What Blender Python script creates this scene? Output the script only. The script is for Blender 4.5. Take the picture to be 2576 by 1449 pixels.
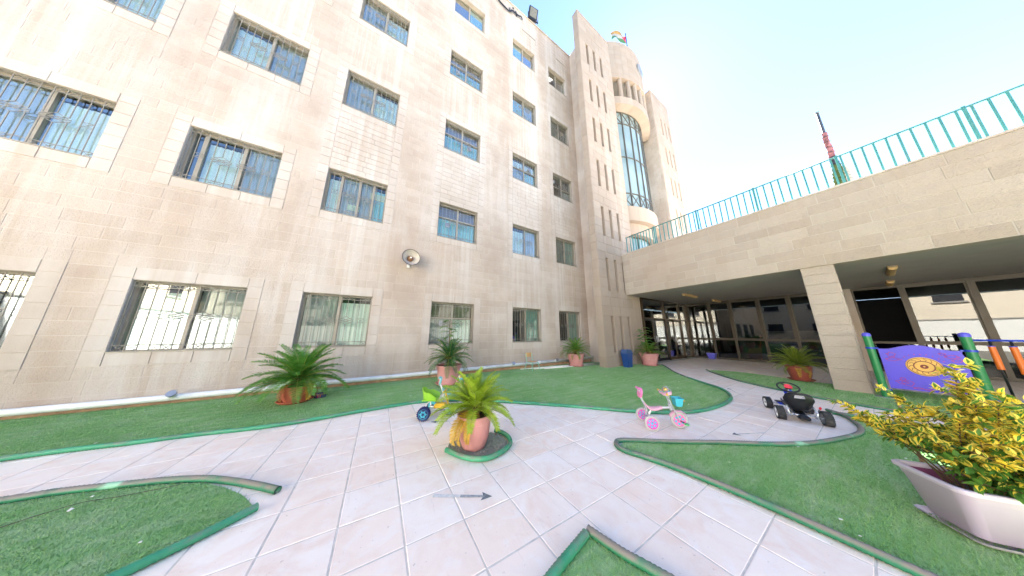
import bpy, math, random
from math import sin, cos, pi, radians, sqrt, hypot, atan2
from mathutils import Vector, Matrix, Euler

random.seed(7)
for o in list(bpy.data.objects):
    bpy.data.objects.remove(o)
S = bpy.context.scene
C = S.collection

# ------------------------------------------------------------------ camera
CAM_H, FOC, PITCH, YAW, ROLL = 1.4, 538.98 / 2576.0, radians(11.885), radians(58.738), radians(0.071)
_f = Vector((cos(YAW) * cos(PITCH), sin(YAW) * cos(PITCH), sin(PITCH)))
_r0 = Vector((sin(YAW), -cos(YAW), 0.0))
_u0 = _r0.cross(_f)
_r = _r0 * cos(ROLL) + _u0 * sin(ROLL)
_u = _u0 * cos(ROLL) - _r0 * sin(ROLL)
cam_d = bpy.data.cameras.new('camera')
cam_d.sensor_fit = 'HORIZONTAL'
cam_d.sensor_width = 36.0
cam_d.lens = 36.0 * FOC
cam_d.clip_start = 0.05
cam_d.clip_end = 2000.0
cam = bpy.data.objects.new('camera', cam_d)
cam.matrix_world = Matrix(((_r.x, _u.x, -_f.x, 0), (_r.y, _u.y, -_f.y, 0), (_r.z, _u.z, -_f.z, CAM_H), (0, 0, 0, 1)))
C.objects.link(cam)
S.camera = cam

def in_view(p, margin=0.06):
    d = Vector(p) - Vector((0, 0, CAM_H))
    z = d.dot(_f)
    if z < 0.05:
        return None
    x = FOC * d.dot(_r) / z
    y = FOC * d.dot(_u) / z
    if abs(x) > 0.5 + margin or abs(y) > 0.28125 + margin:
        return None
    return z

# ------------------------------------------------------------------ sky, sun, exposure
SUN_EL = radians(48.5)
SUN_AZ = math.atan2(0.395, 0.9187)          # from +X towards +Y
w = bpy.data.worlds.new('World')
S.world = w
w.use_nodes = True
wn = w.node_tree
wn.nodes.clear()
sky = wn.nodes.new('ShaderNodeTexSky')
sky.sky_type = 'NISHITA'
sky.sun_disc = False
sky.sun_elevation = SUN_EL
sky.sun_rotation = pi / 2 - SUN_AZ
sky.altitude = 900
sky.air_density = 0.7
sky.dust_density = 0.08
sky.ozone_density = 2.0
bg = wn.nodes.new('ShaderNodeBackground')
bg.inputs['Strength'].default_value = 0.05
wo = wn.nodes.new('ShaderNodeOutputWorld')
wn.links.new(sky.outputs[0], bg.inputs[0])
wn.links.new(bg.outputs[0], wo.inputs[0])

sun_d = bpy.data.lights.new('sun', 'SUN')
sun_d.energy = 5.0
sun_d.angle = radians(0.53)
sun_d.color = (1.0, 0.965, 0.91)
sun = bpy.data.objects.new('sun', sun_d)
sdir = Vector((cos(SUN_AZ) * cos(SUN_EL), sin(SUN_AZ) * cos(SUN_EL), sin(SUN_EL)))
sun.rotation_euler = (-sdir).to_track_quat('-Z', 'Y').to_euler()
C.objects.link(sun)

vs = S.view_settings
vs.view_transform = 'Standard'
vs.look = 'None'
vs.exposure = 3.84
vs.gamma = 1.0
vs.use_curve_mapping = False
S.cycles.use_denoising = True
S.cycles.max_bounces = 8
S.cycles.diffuse_bounces = 5
S.cycles.transparent_max_bounces = 12
S.cycles.caustics_reflective = False
S.cycles.caustics_refractive = False

# ------------------------------------------------------------------ helpers: objects
def tag(o, label=None, cat=None, group=None, kind=None):
    if label: o['label'] = label
    if cat: o['category'] = cat
    if group: o['group'] = group
    if kind: o['kind'] = kind
    return o

def thing(name, label, cat, loc=(0, 0, 0), rz=0.0, group=None):
    o = bpy.data.objects.new(name, None)
    o.empty_display_size = 0.1
    o.location = loc
    o.rotation_euler = (0, 0, rz)
    C.objects.link(o)
    return tag(o, label, cat, group)

def link(name, data, parent=None, loc=None, rot=None, scale=None):
    o = bpy.data.objects.new(name, data)
    C.objects.link(o)
    if parent is not None: o.parent = parent
    if loc is not None: o.location = loc
    if rot is not None: o.rotation_euler = rot
    if scale is not None: o.scale = scale
    return o

class MB:
    """collects faces; build() makes ONE mesh object"""
    def __init__(s):
        s.v = []; s.f = []; s.m = []; s.r = []; s.cur = 0; s.rnd = 0.0
    def face(s, idx):
        s.f.append(idx); s.m.append(s.cur); s.r.append(s.rnd)
    def add(s, verts, faces):
        b = len(s.v); s.v.extend([tuple(p) for p in verts])
        for f in faces: s.face([b + i for i in f])
    def box(s, x0, x1, y0, y1, z0, z1, T=None):
        vs_ = [(x0,y0,z0),(x1,y0,z0),(x1,y1,z0),(x0,y1,z0),(x0,y0,z1),(x1,y0,z1),(x1,y1,z1),(x0,y1,z1)]
        if T is not None: vs_ = [T @ Vector(p) for p in vs_]
        s.add(vs_, [(0,3,2,1),(4,5,6,7),(0,1,5,4),(1,2,6,5),(2,3,7,6),(3,0,4,7)])
    def rbox(s, x0, x1, y0, y1, z0, z1, c=0.01, T=None):
        """box with chamfered edges"""
        import itertools
        c = min(c, (x1-x0)*.45, (y1-y0)*.45, (z1-z0)*.45)
        vs_ = []; idx = {}
        for sx, sy, sz in itertools.product((0,1),(0,1),(0,1)):
            X, Y, Z = (x0,x1)[sx], (y0,y1)[sy], (z0,z1)[sz]
            ex, ey, ez = (c,-c)[sx], (c,-c)[sy], (c,-c)[sz]
            for a, p in (('x',(X,Y+ey,Z+ez)),('y',(X+ex,Y,Z+ez)),('z',(X+ex,Y+ey,Z))):
                idx[(sx,sy,sz,a)] = len(vs_); vs_.append(p)
        fs = []
        for sgn in (0,1):
            fs.append([idx[(sgn,a,b,'x')] for a,b in ((0,0),(1,0),(1,1),(0,1))][::(1 if sgn else -1)])
            fs.append([idx[(a,sgn,b,'y')] for a,b in ((0,0),(0,1),(1,1),(1,0))][::(1 if sgn else -1)])
            fs.append([idx[(a,b,sgn,'z')] for a,b in ((0,0),(1,0),(1,1),(0,1))][::(1 if sgn else -1)])
        for a in (0,1):
            for b in (0,1):
                fs.append([idx[(0,a,b,'y')],idx[(1,a,b,'y')],idx[(1,a,b,'z')],idx[(0,a,b,'z')]])
                fs.append([idx[(a,0,b,'x')],idx[(a,1,b,'x')],idx[(a,1,b,'z')],idx[(a,0,b,'z')]])
                fs.append([idx[(a,b,0,'x')],idx[(a,b,1,'x')],idx[(a,b,1,'y')],idx[(a,b,0,'y')]])
        for sx, sy, sz in itertools.product((0,1),(0,1),(0,1)):
            fs.append([idx[(sx,sy,sz,a)] for a in 'xyz'])
        if T is not None: vs_ = [T @ Vector(p) for p in vs_]
        s.add(vs_, fs)
    def tube(s, pts, r, n=8, closed=False, caps=True, T=None):
        pts = [Vector(p) for p in pts]
        if T is not None: pts = [T @ p for p in pts]
        N = len(pts); rr = r if isinstance(r, (list, tuple)) else [r]*N
        b = len(s.v); up = None
        for i, p in enumerate(pts):
            if closed: t = pts[(i+1) % N] - pts[i-1]
            else: t = pts[min(i+1, N-1)] - pts[max(i-1, 0)]
            if t.length < 1e-9: t = Vector((0,0,1))
            t.normalize()
            if up is None:
                up = Vector((0,0,1)) if abs(t.z) < .9 else Vector((1,0,0))
            a = t.cross(up)
            if a.length < 1e-6: a = t.cross(Vector((0,1,0)))
            a.normalize(); up = a.cross(t).normalized()
            for k in range(n):
                q = 2*pi*k/n
                s.v.append(tuple(p + (a*cos(q) + up*sin(q))*rr[i]))
        for i in range(N if closed else N-1):
            j = (i+1) % N
            for k in range(n):
                l = (k+1) % n
                s.face([b+i*n+k, b+i*n+l, b+j*n+l, b+j*n+k])
        if caps and not closed:
            s.face([b+k for k in range(n)]); s.face([b+(N-1)*n+k for k in range(n-1,-1,-1)])
    def bar(s, a, b_, w_, h=None):
        """rectangular bar from a to b"""
        a = Vector(a); b_ = Vector(b_); h = h or w_
        t = (b_-a); L = t.length; t.normalize()
        up = Vector((0,0,1)) if abs(t.z) < .9 else Vector((0,1,0))
        x = t.cross(up).normalized(); y = x.cross(t)
        vs_ = [a + x*(sx*w_/2) + y*(sy*h/2) + t*(L*st) for st in (0,1) for sx, sy in ((-1,-1),(1,-1),(1,1),(-1,1))]
        s.add(vs_, [(0,3,2,1),(4,5,6,7),(0,1,5,4),(1,2,6,5),(2,3,7,6),(3,0,4,7)])
    def lathe(s, prof, n=24, T=None, axis='Z', close=False):
        b = len(s.v); N = len(prof)
        for r_, z_ in prof:
            for k in range(n):
                q = 2*pi*k/n
                p = Vector((r_*cos(q), r_*sin(q), z_))
                if axis == 'X': p = Vector((p.z, p.x, p.y))
                if axis == 'Y': p = Vector((p.x, p.z, p.y))
                if T is not None: p = T @ p
                s.v.append(tuple(p))
        for i in range(N-1 if not close else N):
            j = (i+1) % N
            for k in range(n):
                l = (k+1) % n
                s.face([b+i*n+k, b+i*n+l, b+j*n+l, b+j*n+k])
    def prism(s, poly, z0, z1, T=None):
        """poly: 2D points, extruded along local z"""
        n = len(poly)
        vs_ = [Vector((x,y,z0)) for x,y in poly] + [Vector((x,y,z1)) for x,y in poly]
        if T is not None: vs_ = [T @ p for p in vs_]
        s.add(vs_, [list(range(n-1,-1,-1)), list(range(n,2*n))] + [(i,(i+1)%n,n+(i+1)%n,n+i) for i in range(n)])
    def ring(s, cx, cy, R0, R1, a0, a1, z0, z1, n=16):
        """vertical curved slab, angle 0 faces -Y"""
        vs_ = []
        for i in range(n+1):
            a = a0 + (a1-a0)*i/n
            for R, z in ((R0,z0),(R1,z0),(R1,z1),(R0,z1)):
                vs_.append((cx + R*sin(a), cy - R*cos(a), z))
        fs = []
        for i in range(n):
            for k in range(4):
                l = (k+1) % 4
                fs.append((i*4+k, i*4+l, i*4+4+l, i*4+4+k))
        fs.append((0,1,2,3)); fs.append((n*4+3,n*4+2,n*4+1,n*4))
        s.add(vs_, fs)
    def mesh(s, name, mats, smooth=False, fix=True):
        me = bpy.data.meshes.new(name)
        me.from_pydata(s.v, [], s.f)
        if not isinstance(mats, (list, tuple)): mats = [mats]
        for m in mats: me.materials.append(m)
        if any(s.m): me.polygons.foreach_set('material_index', s.m)
        if any(s.r):
            at = me.attributes.new('rnd', 'FLOAT', 'FACE'); at.data.foreach_set('value', s.r)
        if smooth: me.polygons.foreach_set('use_smooth', [True]*len(s.f))
        if fix:
            import bmesh
            bm = bmesh.new(); bm.from_mesh(me)
            bmesh.ops.recalc_face_normals(bm, faces=bm.faces)
            bm.to_mesh(me); bm.free()
        me.update()
        return me
    def build(s, name, mats, parent=None, smooth=False, loc=None, rot=None, fix=True):
        o = link(name, s.mesh(name, mats, smooth, fix), parent, loc, rot)
        return o

def smooth_by_angle(o, deg=40):
    me = o.data
    me.polygons.foreach_set('use_smooth', [True]*len(me.polygons))
    try: me.set_sharp_from_angle(angle=radians(deg))
    except Exception: pass
    return o

def catmull(pts, step=0.1, closed=False):
    P = [Vector((p[0], p[1], p[2] if len(p) > 2 else 0.0)) for p in pts]
    out = []; n = len(P)
    rng = range(n if closed else n-1)
    for i in rng:
        p1, p2 = P[i], P[(i+1) % n]
        p0 = P[i-1] if (closed or i > 0) else p1*2-p2
        p3 = P[(i+2) % n] if (closed or i+2 < n) else p2*2-p1
        k = max(1, int((p2-p1).length/step))
        for j in range(k):
            t = j/k
            out.append(0.5*((2*p1) + (p2-p0)*t + (2*p0-5*p1+4*p2-p3)*t*t + (3*p1-p0-3*p2+p3)*t**3))
    if not closed: out.append(P[-1])
    return out

def TR(loc=(0,0,0), rot=(0,0,0), sc=(1,1,1)):
    return Matrix.LocRotScale(Vector(loc), Euler(rot), Vector(sc))

# ------------------------------------------------------------------ helpers: materials
class NT:
    def __init__(s, name):
        s.m = bpy.data.materials.new(name); s.m.use_nodes = True
        s.t = s.m.node_tree; s.t.nodes.clear()
        s.out = s.t.nodes.new('ShaderNodeOutputMaterial')
        s._pos = None; s._rnd = None
    def n(s, typ, out=0, **kw):
        nd = s.t.nodes.new('ShaderNode'+typ)
        for k, v in kw.items():
            if k.startswith('_'): setattr(nd, k[1:], v); continue
            key = int(k[1:]) if k[0] == 'i' and k[1:].isdigit() else k.replace('__', ' ')
            sk = nd.inputs[key]
            s.put(sk, v)
        return nd.outputs[out]
    def put(s, sk, v):
        if isinstance(v, bpy.types.NodeSocket): s.t.links.new(v, sk)
        elif isinstance(v, (tuple, list)) and len(v) == 3 and sk.type == 'RGBA': sk.default_value = (*v, 1)
        else: sk.default_value = v
    def pos(s):
        if s._pos is None: s._pos = s.n('NewGeometry')
        return s._pos
    def obj(s):
        return s.n('TexCoord', out=3)
    def scaled(s, vec, sc):
        return s.n('VectorMath', _operation='MULTIPLY', i0=vec, i1=sc)
    def noise(s, vec, scale, detail=4, rough=.55, dist=0.0):
        return s.n('TexNoise', Vector=vec, Scale=scale, Detail=detail, Roughness=rough, Distortion=dist)
    def ramp(s, fac, a, b, c0=0.0, c1=1.0):
        return s.n('MapRange', i0=fac, i1=a, i2=b, i3=c0, i4=c1)
    def mix(s, fac, a, b, mode='MIX'):
        nd = s.t.nodes.new('ShaderNodeMix'); nd.data_type = 'RGBA'; nd.blend_type = mode
        s.put(nd.inputs[0], fac); s.put(nd.inputs[6], a); s.put(nd.inputs[7], b)
        return nd.outputs[2]
    def math(s, op, a, b=0.0, c=0.0):
        return s.n('Math', _operation=op, i0=a, i1=b, i2=c)
    def rnd(s):
        """a random number for each piece: the face attribute 'rnd' plus the object's own"""
        if s._rnd is None:
            at = s.t.nodes.new('ShaderNodeAttribute'); at.attribute_name = 'rnd'
            oi = s.t.nodes.new('ShaderNodeObjectInfo')
            s._rnd = s.math('FRACT', s.math('ADD', at.outputs['Fac'], oi.outputs['Random']))
        return s._rnd
    def bump(s, h, strength=.4, dist=.01, normal=None):
        kw = dict(Strength=strength, Distance=dist, Height=h)
        if normal is not None: kw['Normal'] = normal
        return s.n('Bump', **kw)
    def bsdf(s, color, rough=.6, normal=None, metal=0.0, spec=.4, **kw):
        d = dict(Roughness=rough, Metallic=metal); d['Base__Color'] = color; d['Specular__IOR__Level'] = spec
        if normal is not None: d['Normal'] = normal
        d.update(kw)
        o = s.n('BsdfPrincipled', **d)
        return o
    def done(s, shader):
        s.t.links.new(shader, s.out.inputs[0]); return s.m

def plain(name, col, rough=.5, metal=0.0, spec=.4, var=.12, scale=9.0, bump=0.0, dirt=None, **kw):
    """paint, plastic, metal: a colour with slight uneven wear"""
    t = NT(name); p = t.pos()
    n = t.noise(p, scale, 5)
    c = t.mix(t.ramp(n, .3, .75), tuple(x*(1-var) for x in col), tuple(min(1, x*(1+var)) for x in col))
    if dirt:
        c = t.mix(t.ramp(t.noise(p, scale*.6, 6, .65), .55, .78, 0, dirt[1]), c, dirt[0])
    r = t.ramp(n, .2, .8, max(0, rough-.08), min(1, rough+.1))
    nm = t.bump(t.noise(p, scale*14, 3), bump, .003) if bump else None
    return t.done(t.bsdf(c, r, nm, metal, spec, **kw))

def stone_mat(name, ca, cb, pale, dark, pit=.5, streak=1.0, speck=70.0, warm=(.385,.30,.23), drips=False):
    t = NT(name); p = t.pos(); r = t.rnd()
    c = t.mix(r, ca, cb)
    big = t.noise(p, .55, 5, .6)
    c = t.mix(t.ramp(big, .4, .72, 0, .55), c, warm)
    st = t.noise(t.scaled(p, (1.5, 1.5, .13)), 1.0, 6, .62, .8)
    mask = t.ramp(t.noise(p, .33, 4, .6), .38, .62)
    c = t.mix(t.math('MULTIPLY', t.ramp(st, .44, .66, 0, .9*streak), mask), c, pale)
    st2 = t.noise(t.scaled(p, (2.7, 2.7, .30)), 1.0, 7, .68, .8)
    c = t.mix(t.math('MULTIPLY', t.ramp(st2, .54, .76, 0, .38*streak), t.ramp(t.noise(p, .6, 5, .65), .45, .68)), c, dark)
    if drips:                                   # lime runs washed down from the window sills
        x = t.n('SeparateXYZ', out=0, Vector=p); near = None
        for cx_ in (-6.17, -3.61, -1.055, 2.19, 5.42, 7.99):
            d = t.math('ABSOLUTE', t.math('SUBTRACT', x, cx_)); near = d if near is None else t.math('MINIMUM', near, d)
        run = t.noise(t.scaled(p, (5.5, 5.5, .10)), 1.0, 4, .6, .5)
        f_ = t.math('MULTIPLY', t.ramp(near, .6, 1.15, 1, 0), t.ramp(run, .44, .64, 0, .6))
        c = t.mix(t.math('MULTIPLY', f_, t.ramp(t.noise(p, .45, 4, .6), .36, .56)), c, tuple(min(.6, v*1.08) for v in pale))
        f2 = t.math('MULTIPLY', t.ramp(near, .7, 1.3, .25, 1), t.ramp(big, .42, .60, 0, .36))
        c = t.mix(f2, c, tuple(v*.92 for v in warm))
    fine = t.noise(p, speck, 5, .7)
    c = t.mix(t.ramp(fine, .42, .62, 0, .14), c, dark)
    v = t.n('TexVoronoi', Vector=p, Scale=speck*.55)
    h = t.math('ADD', t.noise(p, speck*.45, 4, .65), t.math('MULTIPLY', t.ramp(v, 0, .35), .4))
    nm = t.bump(h, pit, .012)
    return t.done(t.bsdf(c, .86, nm, spec=.2))

M = {}
M['stone'] = stone_mat('facade_stone', (.455,.38,.312), (.515,.44,.37), (.575,.53,.485), (.33,.255,.195), pit=1.0, drips=True)
M['smooth_stone'] = stone_mat('smooth_stone', (.475,.41,.35), (.525,.465,.405), (.58,.54,.50), (.35,.285,.23), pit=.15, drips=True, streak=.8)
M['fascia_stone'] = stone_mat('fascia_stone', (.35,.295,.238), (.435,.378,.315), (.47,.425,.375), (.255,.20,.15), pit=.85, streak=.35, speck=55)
M['mortar'] = stone_mat('mortar', (.53,.465,.40), (.56,.50,.435), (.60,.56,.52), (.39,.32,.26), pit=.25, drips=True, streak=.7)
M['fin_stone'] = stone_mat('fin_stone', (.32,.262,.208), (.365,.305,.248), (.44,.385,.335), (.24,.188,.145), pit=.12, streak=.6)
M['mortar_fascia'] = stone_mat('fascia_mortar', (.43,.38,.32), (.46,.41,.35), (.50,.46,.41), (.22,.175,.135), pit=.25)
M['plinth'] = plain('plinth_stone', (.50,.31,.19), .9, var=.25, scale=6)
M['plaster'] = plain('ceiling_plaster', (.38,.36,.33), .9, var=.08, scale=2)
def tile_mat():
    t = NT('paving_tile'); p = t.pos(); r = t.rnd()
    c = t.mix(r, (.92,.77,.65), (.93,.84,.755))
    off = t.n('VectorMath', _operation='ADD', i0=p, i1=t.n('CombineXYZ', X=t.math('MULTIPLY', r, 9.0), Y=t.math('MULTIPLY', r, 5.0), Z=0.0))
    n1 = t.noise(off, 2.3, 5, .6, 1.2)
    c = t.mix(t.ramp(n1, .44, .68, 0, .8), c, (.84,.66,.54))
    n2 = t.noise(off, 5.5, 5, .65, .8)
    c = t.mix(t.ramp(n2, .5, .75, 0, .7), c, (.93,.87,.815))
    st = t.noise(p, .9, 6, .7, .6)
    c = t.mix(t.ramp(st, .56, .74, 0, .55), c, (.70,.60,.52))
    sc_ = t.noise(t.scaled(p, (9.0, 1.1, 1.0)), 1.0, 6, .7, 1.4)
    c = t.mix(t.ramp(sc_, .60, .72, 0, .35), c, (.58,.49,.42))
    sp_ = t.noise(p, 31, 2, .5)
    c = t.mix(t.ramp(sp_, .70, .76, 0, .5), c, (.40,.33,.28))
    f = t.noise(p, 160, 3)
    c = t.mix(t.ramp(f, .55, .75, 0, .15), c, (.48,.40,.34))
    g = t.noise(off, 3.0, 4)
    return t.done(t.bsdf(c, t.ramp(g, .3, .7, .34, .62), t.bump(t.noise(p, 26, 5), .12, .004), spec=.35))
M['tile'] = tile_mat()
M['grout'] = plain('tile_grout', (.66,.60,.53), .95, var=.2, scale=12)
def turf_mat(name, ca, cb, worn):
    t = NT(name); p = t.pos(); r = t.rnd()
    n = t.noise(p, .8, 5, .65)
    c = t.mix(t.ramp(n, .38, .62), ca, cb)
    c = t.mix(t.ramp(t.noise(p, 3.1, 6, .7), .52, .75, 0, .6), c, worn)
    c = t.mix(t.math('MULTIPLY', r, .5), c, tuple(x*.55 for x in ca))
    pile = t.noise(t.scaled(p, (1.3, 11.0, 1.0)), 1.0, 4, .6, .5)
    c = t.mix(t.ramp(pile, .45, .7, 0, .4), c, worn)
    flat = t.noise(t.scaled(p, (9.0, 1.6, 1.0)), 1.0, 5, .65, .7)
    c = t.mix(t.ramp(flat, .52, .72, 0, .25), c, tuple(x*.6 for x in ca))
    f = t.noise(p, 240, 3, .7)
    c = t.mix(t.ramp(f, .35, .62, 0, .45), c, tuple(x*.5 for x in ca))
    return t.done(t.bsdf(c, .62, t.bump(f, .6, .01), spec=.3))
M['turf'] = turf_mat('artificial_turf', (.24,.51,.15), (.37,.62,.28), (.64,.70,.50))
M['turf_grey'] = turf_mat('worn_turf', (.36,.38,.33), (.46,.46,.43), (.18,.33,.15))
def hose_mat(name, ca, cb, w0, w1, paint):
    t = NT(name); p = t.pos()
    n = t.noise(p, 4, 6, .7)
    nz = t.n('SeparateXYZ', out=2, Vector=t.n('NewGeometry', out=1))
    c = t.mix(t.ramp(t.noise(p, 2.1, 4), .3, .7), ca, cb)
    wear = t.math('MULTIPLY', t.ramp(nz, .0, .6), t.ramp(n, w0, w1))
    c = t.mix(wear, c, (.225,.20,.165))
    c = t.mix(t.ramp(t.noise(p, 2.2, 3), .64, .70, 0, paint), c, (.30,.62,.42))
    return t.done(t.bsdf(c, .5, t.bump(t.noise(p, 60, 3), .2, .004)))
M['hose'] = hose_mat('green_hose', (.03,.235,.115), (.075,.36,.19), .46, .68, .5)
M['hose_worn'] = hose_mat('worn_green_hose', (.018,.15,.075), (.035,.25,.12), .30, .52, .8)
M['frame'] = plain('window_aluminium', (.34,.305,.245), .42, .1, var=.1)
M['frame_brown'] = plain('bronze_aluminium', (.062,.040,.020), .4, .2, var=.25, scale=4)
M['grille'] = plain('grille_paint', (.235,.22,.185), .5, var=.15, scale=14, dirt=((.25,.13,.06),.5))
def glass_mat(name, tint, refl=1.0, rough=.01):
    t = NT(name)
    fr = t.n('LayerWeight', out=1, Blend=.35)
    fac = t.ramp(fr, 0, 1, .04*refl, .95)
    a = t.n('BsdfTransparent', Color=tint)
    wob = t.bump(t.noise(t.pos(), 1.3, 2), .02, .02)
    b = t.n('BsdfGlossy', Color=(.93,.96,.97), Roughness=rough, Normal=wob)
    return t.done(t.n('MixShader', i0=fac, i1=a, i2=b))
M['glass'] = glass_mat('window_glass', (.86,.90,.87))
M['glass_dark'] = glass_mat('tinted_glass', (.46,.44,.40), 1.5)
def curtain_mat(name, a, b):
    t = NT(name); p = t.pos()
    n = t.noise(t.scaled(p, (14, 14, .8)), 1, 3)
    c = t.mix(t.ramp(n, .3, .7), a, b)
    return t.done(t.bsdf(c, .9, spec=.1))
M['cur_cyan'] = curtain_mat('cyan_curtain', (.66,.86,.80), (.90,.95,.90))
M['cur_blue'] = curtain_mat('blue_curtain', (.22,.60,.70), (.45,.76,.80))
M['cur_grey'] = curtain_mat('grey_net_curtain', (.34,.37,.37), (.52,.55,.54))
M['cur_leaf'] = curtain_mat('leafy_curtain', (.06,.33,.35), (.45,.72,.62))
M['blind'] = plain('brown_shutter', (.20,.145,.115), .7, var=.12, scale=3)
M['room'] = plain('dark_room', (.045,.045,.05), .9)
M['lamp_panel'] = plain('louvre_panel', (.78,.85,.55), .5)
M['white'] = plain('white_plastic', (.80,.79,.75), .4, var=.06)
M['pipe'] = plain('waste_pipe_paint', (.72,.74,.73), .45, var=.1, scale=3, dirt=((.45,.36,.26),.7))
M['grey_metal'] = plain('grey_metal', (.36,.38,.41), .35, .7)
M['chrome'] = plain('silver_tube', (.62,.64,.68), .28, .65, var=.06)
M['black'] = plain('black_plastic', (.012,.012,.014), .38, var=.3)
M['rubber'] = plain('tyre_rubber', (.030,.031,.034), .75, var=.3, scale=22, dirt=((.22,.19,.16),.6))
M['rail'] = plain('turquoise_railing_paint', (.05,.225,.215), .42, var=.12, dirt=((.18,.20,.19),.35))
M['terracotta'] = plain('terracotta_plastic', (.57,.265,.25), .5, var=.10, scale=3.5, dirt=((.68,.44,.40),.55))
M['clay'] = plain('old_clay', (.47,.135,.075), .7, var=.2, scale=9, dirt=((.22,.07,.045),.9), bump=.3)
M['soil'] = plain('dry_soil', (.085,.058,.038), .95, var=.4, scale=30, bump=.8)
M['wood'] = plain('chair_plywood', (.62,.36,.15), .45, var=.15, scale=5)
M['mint'] = plain('mint_steel', (.25,.66,.52), .38, var=.05)
M['navy'] = plain('navy_plastic', (.018,.065,.24), .35, var=.1)
M['blue_pot'] = plain('violet_blue_plastic', (.13,.13,.62), .4)
M['orange'] = plain('orange_plastic', (.66,.15,.018), .42, var=.08)
M['letter'] = plain('black_letter', (.01,.01,.01), .4)
M['wood_stake'] = plain('weathered_stake', (.30,.20,.12), .8, var=.3, scale=20, dirt=((.8,.76,.7),.7))
# ================================================================== ground, paving, turf
b = MB(); b.box(-300, 300, -300, 300, -0.6, -0.03)
tag(b.build('ground', plain('town_ground', (.20,.185,.16), .95, var=.1, scale=1.5)), kind='structure')

T_FACADE = [(-13,5.75),(-8,5.5),(-5,5.32),(-3.44,5.28),(-3.04,5.26),(-2.55,5.18),(-2.0,5.13),(-1.4,5.0),(-.81,4.97),(-.11,5.04),(.5,5.08),(.89,5.06),(1.5,4.82),(2.1,4.40),(2.62,3.94),(3.43,3.18),(4.06,2.51),(4.55,2.13),(5.09,1.91),(5.8,1.82),(6.49,1.84),(6.95,1.95),(7.38,2.15),(7.70,2.4),(7.98,2.72),(8.49,3.27),(9.29,3.98),(10.42,4.75),(11.08,5.25)]
T_LEFT = [(-9,4.9),(-6,4.55),(-4,4.25),(-2.51,3.97),(-2.24,3.92),(-1.78,3.77),(-1.51,3.66),(-1.25,3.52),(-1.06,3.34),(-.84,3.07),(-.72,2.87)]
T_RIGHT_UP = [(2.69,1.83),(2.76,1.92),(2.90,1.92),(3.35,1.60),(3.9,1.23),(4.32,.93),(4.61,.76),(4.98,.59),(5.49,.43),(5.88,.33),(6.16,.31),(6.49,.35),(6.91,.47),(7.16,.66)]
T_RIGHT_LO = [(2.69,1.83),(2.68,1.74),(2.73,1.59),(2.81,1.26),(2.85,.87),(2.86,.60),(2.86,.30),(2.86,0),(2.87,-1.2),(2.87,-3.0)]
T_BACK_LO = [(10.98,3.57),(10.60,3.34),(10.11,2.98),(9.38,2.34),(9.0,1.87),(8.76,1.5),(8.48,1.05),(8.36,.70),(8.22,.2),(8.2,-.44),(8.2,-3.0)]
cm = lambda pts, st=.15: [(p.x, p.y) for p in catmull(pts, st)]
def clean(poly):
    out = []
    for p in poly:
        if not out or hypot(p[0]-out[-1][0], p[1]-out[-1][1]) > 1e-3: out.append(p)
    return out
POLY = {
 'facade': clean(cm(T_FACADE) + [(11.12,5.6),(11.12,5.865),(8.17,5.865),(8.14,5.9),(8.14,6.26),(9.28,6.26),(9.28,7.56),(-13,7.56)]),
 'left': clean(cm(T_LEFT) + [(-.9,2.66),(-1.12,2.52),(-1.6,2.2),(-2.6,1.6),(-5,.4),(-9,.4)]),
 'right': clean(cm(T_RIGHT_UP) + [(7.12,.35),(7.1,-3)] + cm(T_RIGHT_LO)[::-1][:-1]),
 'near': [(1.415,1.27),(1.22,1.235),(1.05,1.195),(.3,1.02),(.3,.1),(1.9,.1),(1.66,.55),(1.51,.93),(1.46,1.06)],
 'back': clean(cm(T_BACK_LO) + [(11.3,-3),(11.3,0),(11.02,.8),(11.05,1.5),(11.25,1.85),(11.48,2.6),(11.42,3.0),(11.15,3.45)]),
}
BED = [(p.x, p.y) for p in catmull([(.88,2.93),(.97,2.70),(1.08,2.58),(1.2,2.52),(1.38,2.55),(1.5,2.63),(1.57,2.71),(1.6,2.82),(1.59,2.96),(1.52,3.08),(1.36,3.2),(1.15,3.22),(.96,3.12)], .05, True)]

def inside(p, poly):
    x, y = p; c = False; n = len(poly); j = n-1
    for i in range(n):
        xi, yi = poly[i]; xj, yj = poly[j]
        if (yi > y) != (yj > y) and x < (xj-xi)*(y-yi)/(yj-yi)+xi: c = not c
        j = i
    return c

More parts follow.
